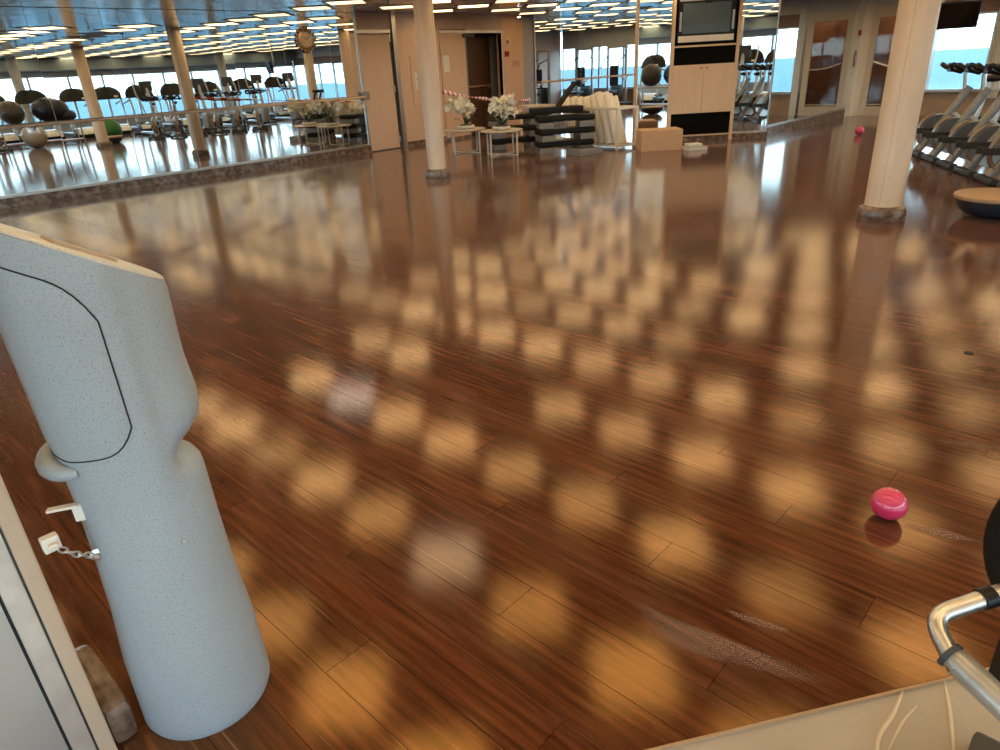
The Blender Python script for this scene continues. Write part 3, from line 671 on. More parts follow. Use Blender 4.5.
# brown lobby seen through the glass door
lob = struct('wall_lobby', MB().box((-4.9, YE+1.6, 1.25), (1.3, 0.08, 2.7)), mat('lobby_wood', (0.45, 0.24, 0.13), 0.35, 0, var=0.15, scale=3, stretch=(6, 6, .6)))
MB().box((-5.5, YE+0.85, 1.25), (0.06, 1.5, 2.7)).build('side_wall', MT['lobby_wood'], lob); MB().box((-4.27, YE+0.85, 1.25), (0.06, 1.5, 2.7)).build('side_wall', MT['lobby_wood'], lob)
MB().box((-4.9, YE+0.85, -0.02), (1.3, 1.5, 0.03)).build('lobby_floor', MT['lobby_wood'], lob)
lt = thing('lobby_fill_lamp', 'unseen lamp added to light the brown lobby behind the glass door', 'ceiling light', (-4.9, YE+0.8, 2.44))  # added lamp, itself unseen, put in to brighten the lobby
MB().lathe([(0.0, -0.03), (0.20, -0.03), (0.22, -0.01), (0.22, 0.0)], 24).build('diffuser', mat('lobby_fill_diffuser', (0.8, 0.8, 0.7), 0.5, emit=(1, 0.85, 0.65), es=18), lt); MB().lathe([(0.22, -0.02), (0.24, -0.02), (0.24, 0.01), (0.22, 0.01)], 24).build('rim', ALU, lt)
MB().box((-4.9, YE+0.85, 2.46), (1.3, 1.5, 0.03)).build('lobby_ceiling', MT['lobby_wood'], lob)
# fittings on the cream end panel
p = onx(851, 33, XM)
t = thing('fire_alarm', 'red fire alarm call point on the cream panel beside the glass door', 'fire alarm', (XM+0.006, 17.45, p.z if p.z < 2.2 else 1.75))
MB().box((0.02, 0, 0), (0.04, 0.11, 0.11), None, 0.004).build('case', RED, t); MB().box((0.042, 0, 0), (0.006, 0.05, 0.05), None, 0.002).build('press_plate', BLACK, t)
t = thing('wall_plaque', 'oval grey plate on the cream panel below the fire alarm', 'plate', (XM+0.006, 17.40, 1.20))
MB().lathe([(0.0, 0.0), (0.10, 0.0), (0.10, 0.015), (0.085, 0.022), (0.0, 0.022)], 24, Matrix.Rotation(PI/2, 4, 'Y') @ Matrix.Diagonal((1.7, 0.8, 1, 1))).build('plate', MGREY, t)
MB().lathe([(0.0, 0.022), (0.05, 0.022), (0.045, 0.03), (0.0, 0.03)], 20, Matrix.Rotation(PI/2, 4, 'Y') @ Matrix.Diagonal((1.7, 0.8, 1, 1))).build('inset', ALU, t)
# back room: far window wall, partition
wf = struct('wall_far', MB().box(((XL+XP)/2, YF+0.06, SILLZ/2), (XP-XL, 0.12, SILLZ)), TAN)
MB().box(((XL+XP)/2, YF+0.06, (HEADZ+ZC)/2+0.02), (XP-XL, 0.12, ZC-HEADZ+0.04)).build('head_wall', GREYW, wf)
x = XL
while x < XP-0.3:
    wd = min(1.06, XP-x); window(wn, (x, YF+0.04, 0), 0, wd, SILLZ, HEADZ); wn += 1; x += wd
struct('wall_partition', MB().box((XP+0.08, (YE+YF)/2+0.8, ZC/2), (0.1, YF-YE-1.7, ZC)), WALLP)
# wall behind the photographer, with windows
wk = struct('wall_behind', MB().box(((XL+XR)/2, YB-0.06, SILLZ/2), (XR-XL, 0.12, SILLZ)), GREYW)
MB().box(((XL+XR)/2, YB-0.06, (HEADZ+ZC)/2+0.02), (XR-XL, 0.12, ZC-HEADZ+0.04)).build('head_wall', GREYW, wk)
x = XL
while x < XR-0.3:
    wd = min(1.07, XR-x); window(wn, (x+wd, YB-0.04, 0), PI, wd, SILLZ, HEADZ); wn += 1; x += wd
# the sea outside
tag(struct('sea', MB().prism([(3000*math.cos(a*PI/24), 3000*math.sin(a*PI/24)) for a in range(48)], -26.0, -25.0), SEA))

# ---- columns
def column(x, y, r, label, m=CREAM):
    t = thing('column', label, 'column', (x, y, 0), 0, 'round columns with marble collars'); t['kind'] = 'structure'
    b = MB()
    b.lathe([(r, 0.0), (r, ZC+0.02)], 32); b.build('shaft', m, t)
    MB().lathe([(r+0.045, 0.0), (r+0.05, 0.03), (r+0.05, 0.075), (r+0.035, 0.11), (r+0.002, 0.125)], 32).build('marble_collar', MARBLE, t)
    g = MB()
    for a in (-0.9, 0.9, 2.7): g.box(((r+0.0005)*math.cos(a-0.6), (r+0.0005)*math.sin(a-0.6), 1.31), (0.003, 0.003, 2.36), None)
    g.build('cladding_seam', mat('cladding_seam', (0.58, 0.44, 0.33), 0.6), t)
    return t
column(-7.74, 6.92, 0.134, 'slim pale round column standing in front of the doors')
column(-1.70, 6.92, 0.152, 'thick cream round column on the right standing before the bikes')
column(-1.70, 13.9, 0.152, 'round column beyond the bikes, seen only in the big left mirror')
column(4.34, 6.92, 0.152, 'grey window-side column at the near treadmills, seen only in the mirror', GREYW)
column(4.34, 13.9, 0.152, 'grey window-side column at the far treadmills, seen only in the mirror', GREYW)

# ---- mirror-clad pier at the left edge, next to the camera
pc = at(101, 716, 0.13)
pr = structroot('wall_pier', (pc.x, pc.y, 0))
wbox('core', -1.5, 0.0, 0.0, ZC, -0.30, -0.012, WALLP, pr)
wbox('mirror_panel', -1.45, -0.078, 0.01, 2.45, -0.012, -0.004, mat('steel_sheet', (0.70, 0.76, 0.80), 0.38, 0.75, var=0.05, scale=3), pr)
wbox('dark_joint', -0.078, -0.072, 0.0, 2.45, -0.012, -0.003, SEAM, pr)
wbox('bevel_strip', -0.072, -0.032, 0.0, 2.46, -0.012, 0.002, mat('bright_alu', (0.78, 0.79, 0.80), 0.3, 0.6), pr, 0.003)
wbox('dark_joint', -0.033, -0.028, 0.0, 2.46, -0.012, 0.001, DGREY, pr)
wbox('edge_frame', -0.028, 0.004, 0.0, 2.47, -0.30, 0.010, mat('beige_frame', (0.56, 0.43, 0.33), 0.45, 0.0, var=0.05, scale=10), pr, 0.005)
m = MB(); m.box((-0.155, 0.034, 0.06), (0.29, 0.06, 0.12), None, 0.024); m.build('marble_base', MARBLE, pr)

# ================================================================== FOREGROUND THINGS
# ---- speckled wipe dispenser stand
ws = thing('wipe_dispenser', 'speckled pale blue-grey plastic wipe dispenser stand chained to the mirrored pier', 'dispenser', (-1.475, 0.36, 0))
def lerp(t, tab):
    for (a, va), (b, vb) in zip(tab, tab[1:]):
        if t <= b: return va+(vb-va)*max(0, (t-a)/(b-a))
    return tab[-1][1]
RT = [(0.0, 0.150), (0.012, 0.156), (0.20, 0.153), (0.36, 0.140), (0.52, 0.134), (0.66, 0.132)]
def sst(a, b, x):
    t = max(0, min(1, (x-a)/(b-a))); return t*t*(3-2*t)
NOTCH = math.radians(76)
def Rw(z, ang):
    if z <= 0.66: base = lerp(z, RT)
    else: base = lerp(z, [(0.66, 0.132), (0.80, 0.136), (1.0, 0.141), (1.3, 0.147)])
    da = (ang-NOTCH+PI) % (2*PI)-PI
    wgt = 1-sst(0.55, 1.15, abs(da))
    # right side: shoulder at 0.68, pinched waist, bulging upper body
    base -= 0.046*wgt*math.exp(-((z-0.727)/0.030)**2)
    base += 0.010*wgt*math.exp(-((z-0.835)/0.06)**2)
    if z > 0.78: base += 0.010*wgt
    # soft vertical ridge towards the room
    dr = (ang-0.02+PI) % (2*PI)-PI
    base += 0.006*math.exp(-(dr/0.14)**2)*sst(0.55, 0.8, z)
    return base
def ztop(x, y): return 1.174-0.60*(y)-0.010*x
N = 64; rows = []
zs = [0, 0.006, 0.014, 0.05, 0.12, 0.2, 0.28, 0.36, 0.44, 0.52, 0.58, 0.63, 0.655, 0.675, 0.69, 0.705, 0.72, 0.735, 0.75, 0.765, 0.78, 0.80, 0.825, 0.85, 0.88]
for z in zs: rows.append([(Rw(z, 2*PI*i/N)*math.cos(2*PI*i/N), Rw(z, 2*PI*i/N)*math.sin(2*PI*i/N), z) for i in range(N)])
for s_ in (0.2, 0.4, 0.6, 0.8, 0.93, 1.0):
    rr = []
    for i in range(N):
        a = 2*PI*i/N; R = Rw(1.05, a); zt = ztop(R*math.cos(a), R*math.sin(a)); z = 0.88+(zt-0.88)*s_
        R = Rw(z, a)*(0.985 if s_ == 1.0 else 1); rr.append((R*math.cos(a), R*math.sin(a), z))
    rows.append(rr)
b = MB(); b.grid(rows, closed_u=True); b.f.append(tuple(range(N))[::-1])
body = b.build('body', SPECK, ws)
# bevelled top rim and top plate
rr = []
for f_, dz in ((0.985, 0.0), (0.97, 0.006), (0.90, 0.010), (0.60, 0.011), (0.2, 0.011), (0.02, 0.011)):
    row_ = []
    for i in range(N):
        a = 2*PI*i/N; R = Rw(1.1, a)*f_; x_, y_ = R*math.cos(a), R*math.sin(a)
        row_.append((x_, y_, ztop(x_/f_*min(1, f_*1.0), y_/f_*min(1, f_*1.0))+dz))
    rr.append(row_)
MB().grid(rr, closed_u=True).build('top_plate', SPECK_LIT, ws)
sl = MB(); T = Matrix.Translation((0.075, 0.0, ztop(0.075, 0.0)+0.010)) @ Matrix.Rotation(-math.atan(0.62), 4, 'X')
sl.box((0, 0, 0), (0.075, 0.11, 0.012), T, 0.005); sl.build('dispensing_slot', mat('slot_tan', (0.44, 0.33, 0.25), 0.4), ws)
# front door with seam and lip
A0, A1 = math.radians(-150), math.radians(-9)
def dz_top(a):
    R = Rw(1.0, a); return ztop(R*math.cos(a), R*math.sin(a))-0.065
rows = []; seam_pts = []
for i in range(29):
    a = A0+(A1-A0)*i/28; zt = dz_top(a); e = max(0, (i-22)/6.0); zt -= 0.055*e**3; zb = 0.782+0.05*e**3+0.015*abs(math.sin((a+1.2)*0.9))
    col_ = []
    for j in range(13):
        z = zb+(zt-zb)*j/12; R = Rw(z, a)+0.0045*(1 if 0 < j < 12 and 0 < i < 28 else 0.2); col_.append((R*math.cos(a), R*math.sin(a), z))
    rows.append(col_)
MB().grid(rows).build('door', SPECK, ws)
edge = [r_[12] for r_ in rows]+[rows[-1][j] for j in range(11, -1, -1)]+[r_[0] for r_ in rows[::-1]]
edge = [Vector(p)*1.0 for p in edge]
MB().tube(edge, 0.0017, 6).build('door_seam', SEAM, ws)
lp = []
for i in range(25):
    a = math.radians(-168)+math.radians(105)*i/24; k = math.sin(PI*i/24)**0.6; z = 0.758-0.004*k
    lp.append((Vector(((Rw(0.7, a)+0.018*k)*math.cos(a), (Rw(0.7, a)+0.018*k)*math.sin(a), z)), 0.008+0.016*k))
MB().tube([p for p, r_ in lp], [r_ for p, r_ in lp], 12).build('lip', SPECK, ws)
for a, z in ((0.06, 0.545),): MB().ball(((Rw(z, a)+0.001)*math.cos(a), (Rw(z, a)+0.001)*math.sin(a), z), 0.005, 10, 6).build('screw', CHROME, ws)
# ---- chain between stand and pier, with its white clips
def stand_pt(px, py):      # point on the stand's side facing the camera
    best = None
    for i in range(400):
        t = 0.6+i*0.004; q = ray(px, py).normalized()*t; p = Vector((q.x, q.y, q.z+H)); dx, dy = p.x+1.475, p.y-0.36
        if p.z > 0 and math.hypot(dx, dy) <= Rw(p.z, math.atan2(dy, dx))+0.003: return p
    q = ray(px, py).normalized()*1.75; return Vector((q.x, q.y, q.z+H))
pe = stand_pt(97, 554)
q = ray(52, 545); t = (pc.x+0.03)/q.x; ps = Vector((q.x*t, q.y*t, H+q.z*t))
ch = thing('security_chain', 'short steel chain tying the speckled stand to the pier', 'chain')
ax = (pe-ps); nL = 7
for i in range(nL):
    c = ps+ax*((i+0.5)/nL)+Vector((0, 0, -0.012*math.sin(PI*(i+0.5)/nL))); T = Matrix.Translation(c) @ ax.to_track_quat('X', 'Z').to_matrix().to_4x4() @ Matrix.Rotation(PI/2*(i % 2), 4, 'X')
    L_ = ax.length/nL*0.72
    MB().tube([(L_*math.cos(u)*0.95, 0.0055*math.sin(u), 0) for u in [2*PI*k/14 for k in range(14)]], 0.0022, 6, T, closed=True).build('chain_link', CHROME, ch)
T = Matrix.Translation(pe) @ Vector((1, -0.25, 0)).to_track_quat('Z', 'Y').to_matrix().to_4x4()
MB().lathe([(0, 0), (0.014, 0), (0.014, 0.003), (0.006, 0.006), (0.005, 0.012), (0, 0.012)], 18, T).build('eye_plate', CHROME, ch)
cl = thing('chain_clip', 'white plastic clip stuck on the pier edge holding the chain', 'clip', ps)
MB().box((-0.010, 0, 0), (0.022, 0.032, 0.034), None, 0.004).build('pad', WHITE, cl); MB().box((0.008, 0.0, 0.0), (0.014, 0.018, 0.012), None, 0.003).build('hook', WPAINT, cl)
pb = stand_pt(80, 512)
lb = thing('dispenser_bracket', 'white L-shaped plastic bracket on the side of the speckled stand', 'bracket', pb, math.radians(-30))
MB().box((0.0, 0.0, 0.0), (0.010, 0.024, 0.04), None, 0.003).build('upright', WHITE, lb); MB().box((0.004, -0.026, 0.020), (0.016, 0.058, 0.006), None, 0.002).build('arm', WHITE, lb)

# ---- pink balls
pbp = at(886, 517)
def pinkball(p, r, label):
    t = thing('exercise_ball', label, 'ball', (p.x, p.y, 0), 0.7)
    MB().ball((0, 0, r), (r, r, r*0.97), 32, 20).build('vinyl_skin', PINK, t); t.location.z = -r*0.03
    MB().lathe([(r*1.0005, -0.0015), (r*1.004, 0.0), (r*1.0005, 0.0015)], 40, Matrix.Translation((0, 0, r)) @ Matrix.Rotation(0.5, 4, 'X') @ Matrix.Diagonal((1, 1, 1, 1))).build('mould_seam', mat('pink_seam', (0.8, 0.12, 0.2), 0.3), t) if False else None
    MB().lathe([(0.0, 0.0), (0.006, 0.0), (0.005, 0.003), (0.0, 0.003)], 12, TR((r*0.56, -r*0.45, r*1.62), 0.0, 0.5, 0.6)).build('valve', mat('pink_valve', (0.75, 0.25, 0.35), 0.3), t)
pinkball(pbp, 0.056, 'small glossy pink ball on the wood floor beside the handle')
pb2 = at(859, 135); pinkball(pb2, 0.075, 'tiny distant pink ball on the floor near the glass door')

# ---- machine at the right edge: black seat pad and steel handle
mc = thing('exercise_machine', 'black padded exercise machine with bent steel handle at the right edge', 'exercise machine', (0.22, 1.28, -0.01))
O = Vector((0.22, 1.28, -0.01))
hA = at(986, 598, 0.62)-O; hB = at(930, 617, 0.60)-O; hC = at(950, 655, 0.58)-O; hD = at(1035, 735, 0.55)-O
def arc3(p, c, q, n=8): return [((1-t)*(1-t))*p+2*t*(1-t)*c+t*t*q for t in [i/n for i in range(n+1)]]
dirA = (hB-hA); dirC = (hC-hB)
MB().tube([hA-dirA*0.3]+arc3(hA+dirA*0.68, hB, hB+dirC*0.62)+[hC+dirC*0.4], 0.0145, 14).build('handle', CHROME, mc)
MB().tube([hA-dirA*0.12, hA+dirA*0.10], 0.0175, 14).build('handle_collar', BLACK, mc)
gd = (hD-hC).normalized()
MB().tube([hC, hC+gd*0.015, hC+gd*0.18, hC+gd*0.19], [0.017, 0.0215, 0.0215, 0.018], 16).build('grip', mat('grey_grip', (0.40, 0.38, 0.35), 0.35, 0.5, scale=30), mc)
MB().tube([hC-gd*0.004, hC+gd*0.004], 0.0222, 16).build('grip_ring', DGREY, mc)
pk = at(1072, 552, 0.70)-O
MB().ball(pk, (0.115, 0.05, 0.165), 28, 18).build('back_pad', RUBBER, mc)
MB().box((pk.x+0.10, pk.y+0.0, 0.50), (0.30, 0.34, 0.07), None, 0.03).build('seat_pad', RUBBER, mc)
MB().tube([(pk.x+0.10, pk.y, 0.06), (pk.x+0.10, pk.y, 0.48)], 0.035, 12).build('seat_post', SILV, mc)
MB().box((pk.x+0.35, pk.y, 0.045), (0.9, 0.10, 0.07), None, 0.015).build('base_beam', SILV, mc)
for dx in (0.0, 0.72): MB().box((pk.x+dx, pk.y, 0.025), (0.07, 0.45, 0.05), None, 0.012).build('foot', DGREY, mc)

# ---- balance trainer upside down
bo = thing('balance_trainer', 'upturned balance trainer with tan platform and dark blue dome by the bikes', 'balance trainer', (-0.93, 7.40, 0))
MB().lathe([(0.0, 0.0), (0.10, 0.004), (0.20, 0.03), (0.27, 0.08), (0.30, 0.14), (0.305, 0.17)], 32).build('dome', mat('dark_blue_dome', (0.02, 0.035, 0.06), 0.4, 0, var=0.15), bo)
MB().lathe([(0.29, 0.165), (0.315, 0.17), (0.32, 0.185), (0.315, 0.20), (0.30, 0.207), (0.0, 0.207)], 32).build('platform', TAN, bo)

# ================================================================== BACK OF THE ROOM
# ---- two low tables with orchids
def low_table(label, legs, top_z, rad, grp):
    # legs: four floor points around the table; a round top on a flat-bar frame with crossed feet
    c = sum(legs, Vector((0, 0, 0)))/4
    t = thing('low_table', label, 'table', (c.x, c.y, 0), 0, grp)
    L = [p-c for p in legs]
    MB().lathe([(0.0, top_z-0.025), (rad-0.008, top_z-0.025), (rad, top_z-0.018), (rad, top_z-0.006), (rad-0.008, top_z), (0.0, top_z)], 36).build('table_top', mat('table_top_cream', (0.62, 0.54, 0.46), 0.4, 0, var=0.06, scale=6), t)
    for p in L: MB().box((p.x, p.y, (top_z-0.03)/2), (0.024, 0.024, top_z-0.03), None, 0.003).build('leg', WPAINT, t)
    for a, b in ((0, 2), (1, 3)):
        for z in (0.013, top_z-0.038): MB().tube([(L[a].x, L[a].y, z), (L[b].x, L[b].y, z)], 0.012, 6).build('cross_bar', WPAINT, t)
    return t
def sq(c, r, a): return [Vector((c[0]+r*math.cos(a+k*PI/2), c[1]+r*math.sin(a+k*PI/2), 0)) for k in range(4)]
vd = Vector((-0.69, 0.72, 0))
T1 = (at(449, 156)+at(474, 154))/2; T2 = (at(485, 158)+at(512, 156))/2
c1_ = T1+Vector((-0.15, 0.28, 0)); c2_ = T2+Vector((-0.12, 0.24, 0))
low_table('low cream table on white bar frame nearer the slim column', sq(c1_, 0.33, 0.1), 0.43, 0.38, 'low orchid tables')
low_table('low cream table on white bar frame beside the step stack', sq(c2_, 0.33, 0.1), 0.43, 0.38, 'low orchid tables')
def petal_mesh():
    m = MB(); m.sm = True
    for k in range(5):
        a = 2*PI*k/5; T = Matrix.Rotation(a, 4, 'Z')
        pts = []
        for i, (x, w_, z) in enumerate(((0.004, 0.004, 0.0), (0.025, 0.022, 0.010), (0.048, 0.026, 0.016), (0.066, 0.012, 0.012))):
            pts.append([(x, -w_, z), (x, 0, z-0.005), (x, w_, z)])
        vs = [p for r_ in pts for p in r_]; fs = [(i*3+j, i*3+j+1, (i+1)*3+j+1, (i+1)*3+j) for i in range(3) for j in range(2)]
        m.add(vs, fs, T)
    m.ball((0, 0, 0.010), 0.009, 8, 6); return m.mesh('flower', PETAL)
FLOWER = petal_mesh()
def orchid(loc, label, seed, sway):
    rnd = random.Random(seed)
    t = thing('orchid_bowl', label, 'plant', loc, 0, 'white orchids on the low tables')
    MB().lathe([(0.0, 0.0), (0.09, 0.0), (0.15, 0.02), (0.165, 0.05), (0.15, 0.065), (0.135, 0.06), (0.0, 0.05)], 28).build('bowl', WHITE, t)
    MB().lathe([(0.13, 0.055), (0.09, 0.08), (0.0, 0.085)], 18).build('moss', MOSS, t)
    for k in range(6):
        a = rnd.uniform(0, 2*PI); L = rnd.uniform(0.16, 0.26); b = MB(); rows_ = []
        for i in range(6):
            u = i/5; w_ = 0.035*math.sin(PI*(0.12+0.86*u)); r_ = 0.04+L*u; z = 0.08+0.10*math.sin(u*2.2)
            rows_.append([(r_*math.cos(a)-w_*math.sin(a), r_*math.sin(a)+w_*math.cos(a), z+0.01), (r_*math.cos(a), r_*math.sin(a), z), (r_*math.cos(a)+w_*math.sin(a), r_*math.sin(a)-w_*math.cos(a), z+0.01)])
        b.grid(rows_).build('leaf', LEAF, t)
    for k in range(6):
        a = rnd.uniform(0, 2*PI); hgt = rnd.uniform(0.30, 0.50); sp_ = rnd.uniform(0.08, 0.26)
        P = bez([(0.02*math.cos(a), 0.02*math.sin(a), 0.07), (sp_*0.4*math.cos(a)+sway*0.2, sp_*0.4*math.sin(a), hgt*0.7), (sp_*math.cos(a)+sway*0.5, sp_*math.sin(a), hgt), (sp_*1.7*math.cos(a)+sway, sp_*1.7*math.sin(a), hgt*0.90)], 6)
        stm = MB().tube(P, 0.005, 6).build('stem', LEAF, t)
        for i in range(7, len(P)):
            for q_ in range(1):
                p = P[i]+Vector((rnd.uniform(-0.06, 0.06), rnd.uniform(-0.06, 0.06), rnd.uniform(-0.06, 0.05)))
                o = share('flower', FLOWER, stm, p); o.rotation_euler = (rnd.uniform(0.2, 1.4), rnd.uniform(-0.8, 0.8), rnd.uniform(0, 6.3)); s_ = rnd.uniform(1.0, 1.45); o.scale = (s_, s_, s_)
    return t
orchid((c1_.x+0.05, c1_.y-0.02, 0.43), 'white orchids in a white bowl on the table nearer the column', 3, -0.06)
orchid((c2_.x+0.02, c2_.y-0.02, 0.43), 'white orchids in a white bowl on the table beside the step stack', 8, 0.08)

# ---- stacks of aerobic steps
def step_parts(t, blocks=2):
    MB().box((0, 0, 0.155), (1.02, 0.38, 0.09), None, 0.03).build('platform', RUBBER, t)
    MB().box((0, 0, 0.202), (0.94, 0.30, 0.006), None, 0.002).build('tread_mat', DGREY, t)
    for sx in (-1, 1):
        MB().box((sx*0.36, 0, 0.05), (0.26, 0.40, 0.10), None, 0.012).build('riser', MGREY, t)
def step(loc, rz, label):
    t = thing('aerobic_step', label, 'aerobic step', loc, rz, 'stacked aerobic steps'); step_parts(t); return t
STACK_A = at(556, 156)+Vector((-0.25, 0.55, 0)); STACK_B = at(524, 152)+Vector((-0.3, 0.35, 0))
ra = math.radians(52)
step((STACK_A.x, STACK_A.y, 0), ra, 'lowest black aerobic step of the stack left of the mat rack')
step((STACK_A.x+0.02, STACK_A.y, 0.207), ra+0.10, 'second black aerobic step of the stack left of the mat rack')
step((STACK_A.x+0.0, STACK_A.y+0.03, 0.414), ra-0.06, 'topmost aerobic step of the stack left of the mat rack')
step((STACK_B.x-0.3, STACK_B.y+0.1, 0), ra+0.15, 'lowest aerobic step of the stack behind the orchids')
step((STACK_B.x-0.28, STACK_B.y+0.1, 0.207), ra+0.05, 'second aerobic step of the stack behind the orchids')
step((STACK_B.x-0.3, STACK_B.y+0.12, 0.414), ra+0.2, 'topmost aerobic step of the stack behind the orchids')
gb = at(582, 156)+Vector((-0.10, 0.2, 0))
t = thing('step_riser', 'loose flat grey step riser on the floor before the rolled mats', 'step riser', (gb.x, gb.y, 0), ra+0.4)
MB().box((0, 0, 0.055), (0.50, 0.40, 0.11), None, 0.012).build('block', MGREY, t); MB().box((0, 0, 0.1125), (0.40, 0.30, 0.005), None, 0.002).build('inlay', DGREY, t)
# black bench with raised bars dumped on top
bn = thing('folding_bench', 'black folding bench with raised bars lying on the step stack', 'bench', (STACK_A.x-0.06, STACK_A.y-0.06, 0.628), ra)
MB().box((-0.05, 0, 0.085), (0.92, 0.30, 0.10), None, 0.025).build('pad', RUBBER, bn)
for sy in (-0.12, 0.12):
    MB().tube(bez([(-0.30, sy, 0.015), (-0.1, sy, 0.05), (0.25, sy, 0.03), (0.52, sy, 0.015)]), 0.018, 10).build('runner', BLACK, bn)
    MB().tube([(-0.05, sy*0.6, 0.09), (0.20, sy*0.6, 0.40), (0.30, sy*0.6, 0.50)], 0.03, 10).build('raised_bar', BLACK, bn)
MB().tube([(0.29, -0.14, 0.49), (0.29, 0.14, 0.49)], 0.036, 10).build('head_roll', RUBBER, bn)
MB().box((0.08, 0, 0.25), (0.03, 0.15, 0.05), TR((0, 0, 0)), 0.008).build('cross_piece', BLACK, bn)

# ---- white rail rack with rolled mats
RK1 = at(617, 150); zt_ = 0.70
RK0 = Vector((0, 0, 0)); q = at(520, 105.5, zt_); RK0 = Vector((q.x, q.y, 0))
rd = (RK1-RK0); rl = rd.length; rz = math.atan2(rd.y, rd.x)
rk = thing('mat_rack', 'long white tubular rack holding rolled cream mats before the far mirror', 'rack', RK0, rz)
dpt = 0.46
for (x, y_) in ((0.02, 0.0), (rl, 0.0), (0.02, dpt), (rl, dpt)): MB().box((x, y_, zt_/2), (0.045, 0.045, zt_), None, 0.005).build('post', WPAINT, rk)
for y_ in (0.0, dpt):
    MB().box((rl/2, y_, zt_-0.02), (rl-0.05, 0.04, 0.04), None, 0.005).build('top_rail', WPAINT, rk)
    MB().box((rl/2, y_, 0.06), (rl-0.05, 0.035, 0.035), None, 0.005).build('bottom_rail', WPAINT, rk)
for x in (0.02, rl):
    MB().box((x, dpt/2, zt_-0.02), (0.04, dpt-0.05, 0.04), None, 0.005).build('end_rail', WPAINT, rk); MB().box((x, dpt/2, 0.06), (0.035, dpt-0.05, 0.035), None, 0.005).build('end_rail', WPAINT, rk)
MB().box((rl/2, dpt/2, 0.05), (rl-0.06, dpt-0.06, 0.012), None, 0.003).build('base_shelf', WPAINT, rk)
RM = Matrix.Translation(RK0) @ Matrix.Rotation(rz, 4, 'Z')
rnd = random.Random(5); nm = 12
words = ['front row, rightmost', 'front row, second from right', 'front row, third from right', 'front row, fourth from right', 'front row, fifth from right', 'front row, sixth from right', 'front row, leftmost', 'back row, rightmost', 'back row, second from right', 'back row, third from right', 'back row, fourth from right', 'back row, leftmost']
words_ = ['rightmost', 'second from the right', 'third from the right', 'fourth from the right', 'fifth from the right', 'sixth from the right', 'seventh from the right', 'eighth from the right', 'ninth from the right', 'leftmost']
for k in range(nm):
    r_ = 0.080+rnd.uniform(-0.005, 0.005); L = 0.84+rnd.uniform(-0.05, 0.05)
    x = rl-0.09-(k if k < 7 else k-6.5)*0.195; yo = 0.125 if k < 7 else 0.33
    t = thing('rolled_mat', 'rolled cream foam mat leaning in the white rack, '+words[k], 'rolled mat', RM @ Vector((x, yo, 0.058)), rz, 'rolled mats in the rack')
    tilt = -0.34+rnd.uniform(-0.015, 0.015)
    T = Matrix.Rotation(tilt, 4, 'Y') @ Matrix.Rotation(rnd.uniform(-0.015, 0.015), 4, 'X') @ Matrix.Translation((0, 0, r_*0.33))
    MB().lathe([(r_*0.35, 0.0), (r_-0.004, 0.0), (r_, 0.006), (r_, L-0.006), (r_-0.004, L), (r_*0.35, L), (r_*0.35, L-0.01)], 22, T).build('roll', MATROLL, t)
    sp_ = [(r_*(0.2+0.75*i/40)*math.cos(i*0.5), r_*(0.2+0.75*i/40)*math.sin(i*0.5), L+0.001) for i in range(41)]
    MB().tube(sp_, 0.003, 4, T).build('rolled_edge', mat('mat_edge', (0.60, 0.52, 0.42), 0.8), t)

# ---- cardboard box
b0, b1, b2 = at(641, 152), at(682, 149.8), at(632.5, 148.5)
bx = thing('cardboard_box', 'closed cardboard box on the floor before the tall cabinet', 'box', b0, math.atan2((b1-b0).y, (b1-b0).x))
bw, bd, bh = (b1-b0).length, 0.48, 0.33
MB().box((bw/2, bd/2, bh/2), (bw, bd, bh), None, 0.006).build('carton', CARD, bx)
for y0 in (0.003, bd/2+0.003): MB().box((bw/2, y0+(bd/2-0.006)/2, bh+0.003), (bw-0.01, bd/2-0.006, 0.005), None, 0.001).build('flap', CARD, bx)
MB().box((bw*0.38, bd*0.14, bh+0.0065), (0.10, 0.02, 0.002)).build('red_mark', RED, bx)
MB().box((bw*0.62, bd*0.72, bh+0.0065), (0.06, 0.02, 0.002)).build('red_mark', RED, bx)
MB().box((0.12, bd*0.5, bh+0.0065), (0.2, 0.05, 0.0015)).build('packing_tape', TAN, bx)
# ---- small white thing before the cabinet
sp = at(696, 150)
sc = thing('white_scale', 'small white two-tier plastic box on the floor before the cabinet', 'box', (sp.x, sp.y, 0), 0.9)
MB().box((0, 0.05, 0.03), (0.34, 0.26, 0.06), None, 0.012).build('lower_tray', WHITE, sc); MB().box((-0.03, 0.06, 0.083), (0.24, 0.20, 0.045), None, 0.012).build('upper_case', WHITE, sc); MB().box((0, 0.05, 0.058), (0.345, 0.265, 0.006), None, 0.002).build('seam', ALU, sc)

# ---- barrier tape from the slim column to the rack
tp = thing('barrier_tape', 'sagging red and white barrier tape strung from the slim column to the wall', 'barrier tape')
s0 = Vector((-7.74+0.10, 6.92-0.095, 1.06)); s1 = Vector((RK0.x, RK0.y, 0.70))
s0 = Vector((-7.66, 7.045, 1.17)); s1 = onx(529, 100, XL+0.03)
P = []
for i in range(41):
    u = i/40; p = s0.lerp(s1, u); p.z -= 0.06*4*u*(1-u); P.append(p)
rows = []
for i, p in enumerate(P):
    w_ = 0.035*(0.55+0.45*math.sin(i*0.55)); tw = 0.5*math.sin(i*0.35); rows.append([(p.x+w_*math.sin(tw)*0.7, p.y, p.z-w_*math.cos(tw)), (p.x-w_*math.sin(tw)*0.7, p.y, p.z+w_*math.cos(tw))])
m = MB().grid(rows); o = m.build('tape_strip', TAPE, tp); md = o.modifiers.new('thickness', 'SOLIDIFY'); md.thickness = 0.002
MB().ball((s1.x-0.005, s1.y, s1.z), (0.022, 0.06, 0.05), 10, 8).build('knot', TAPE, tp)

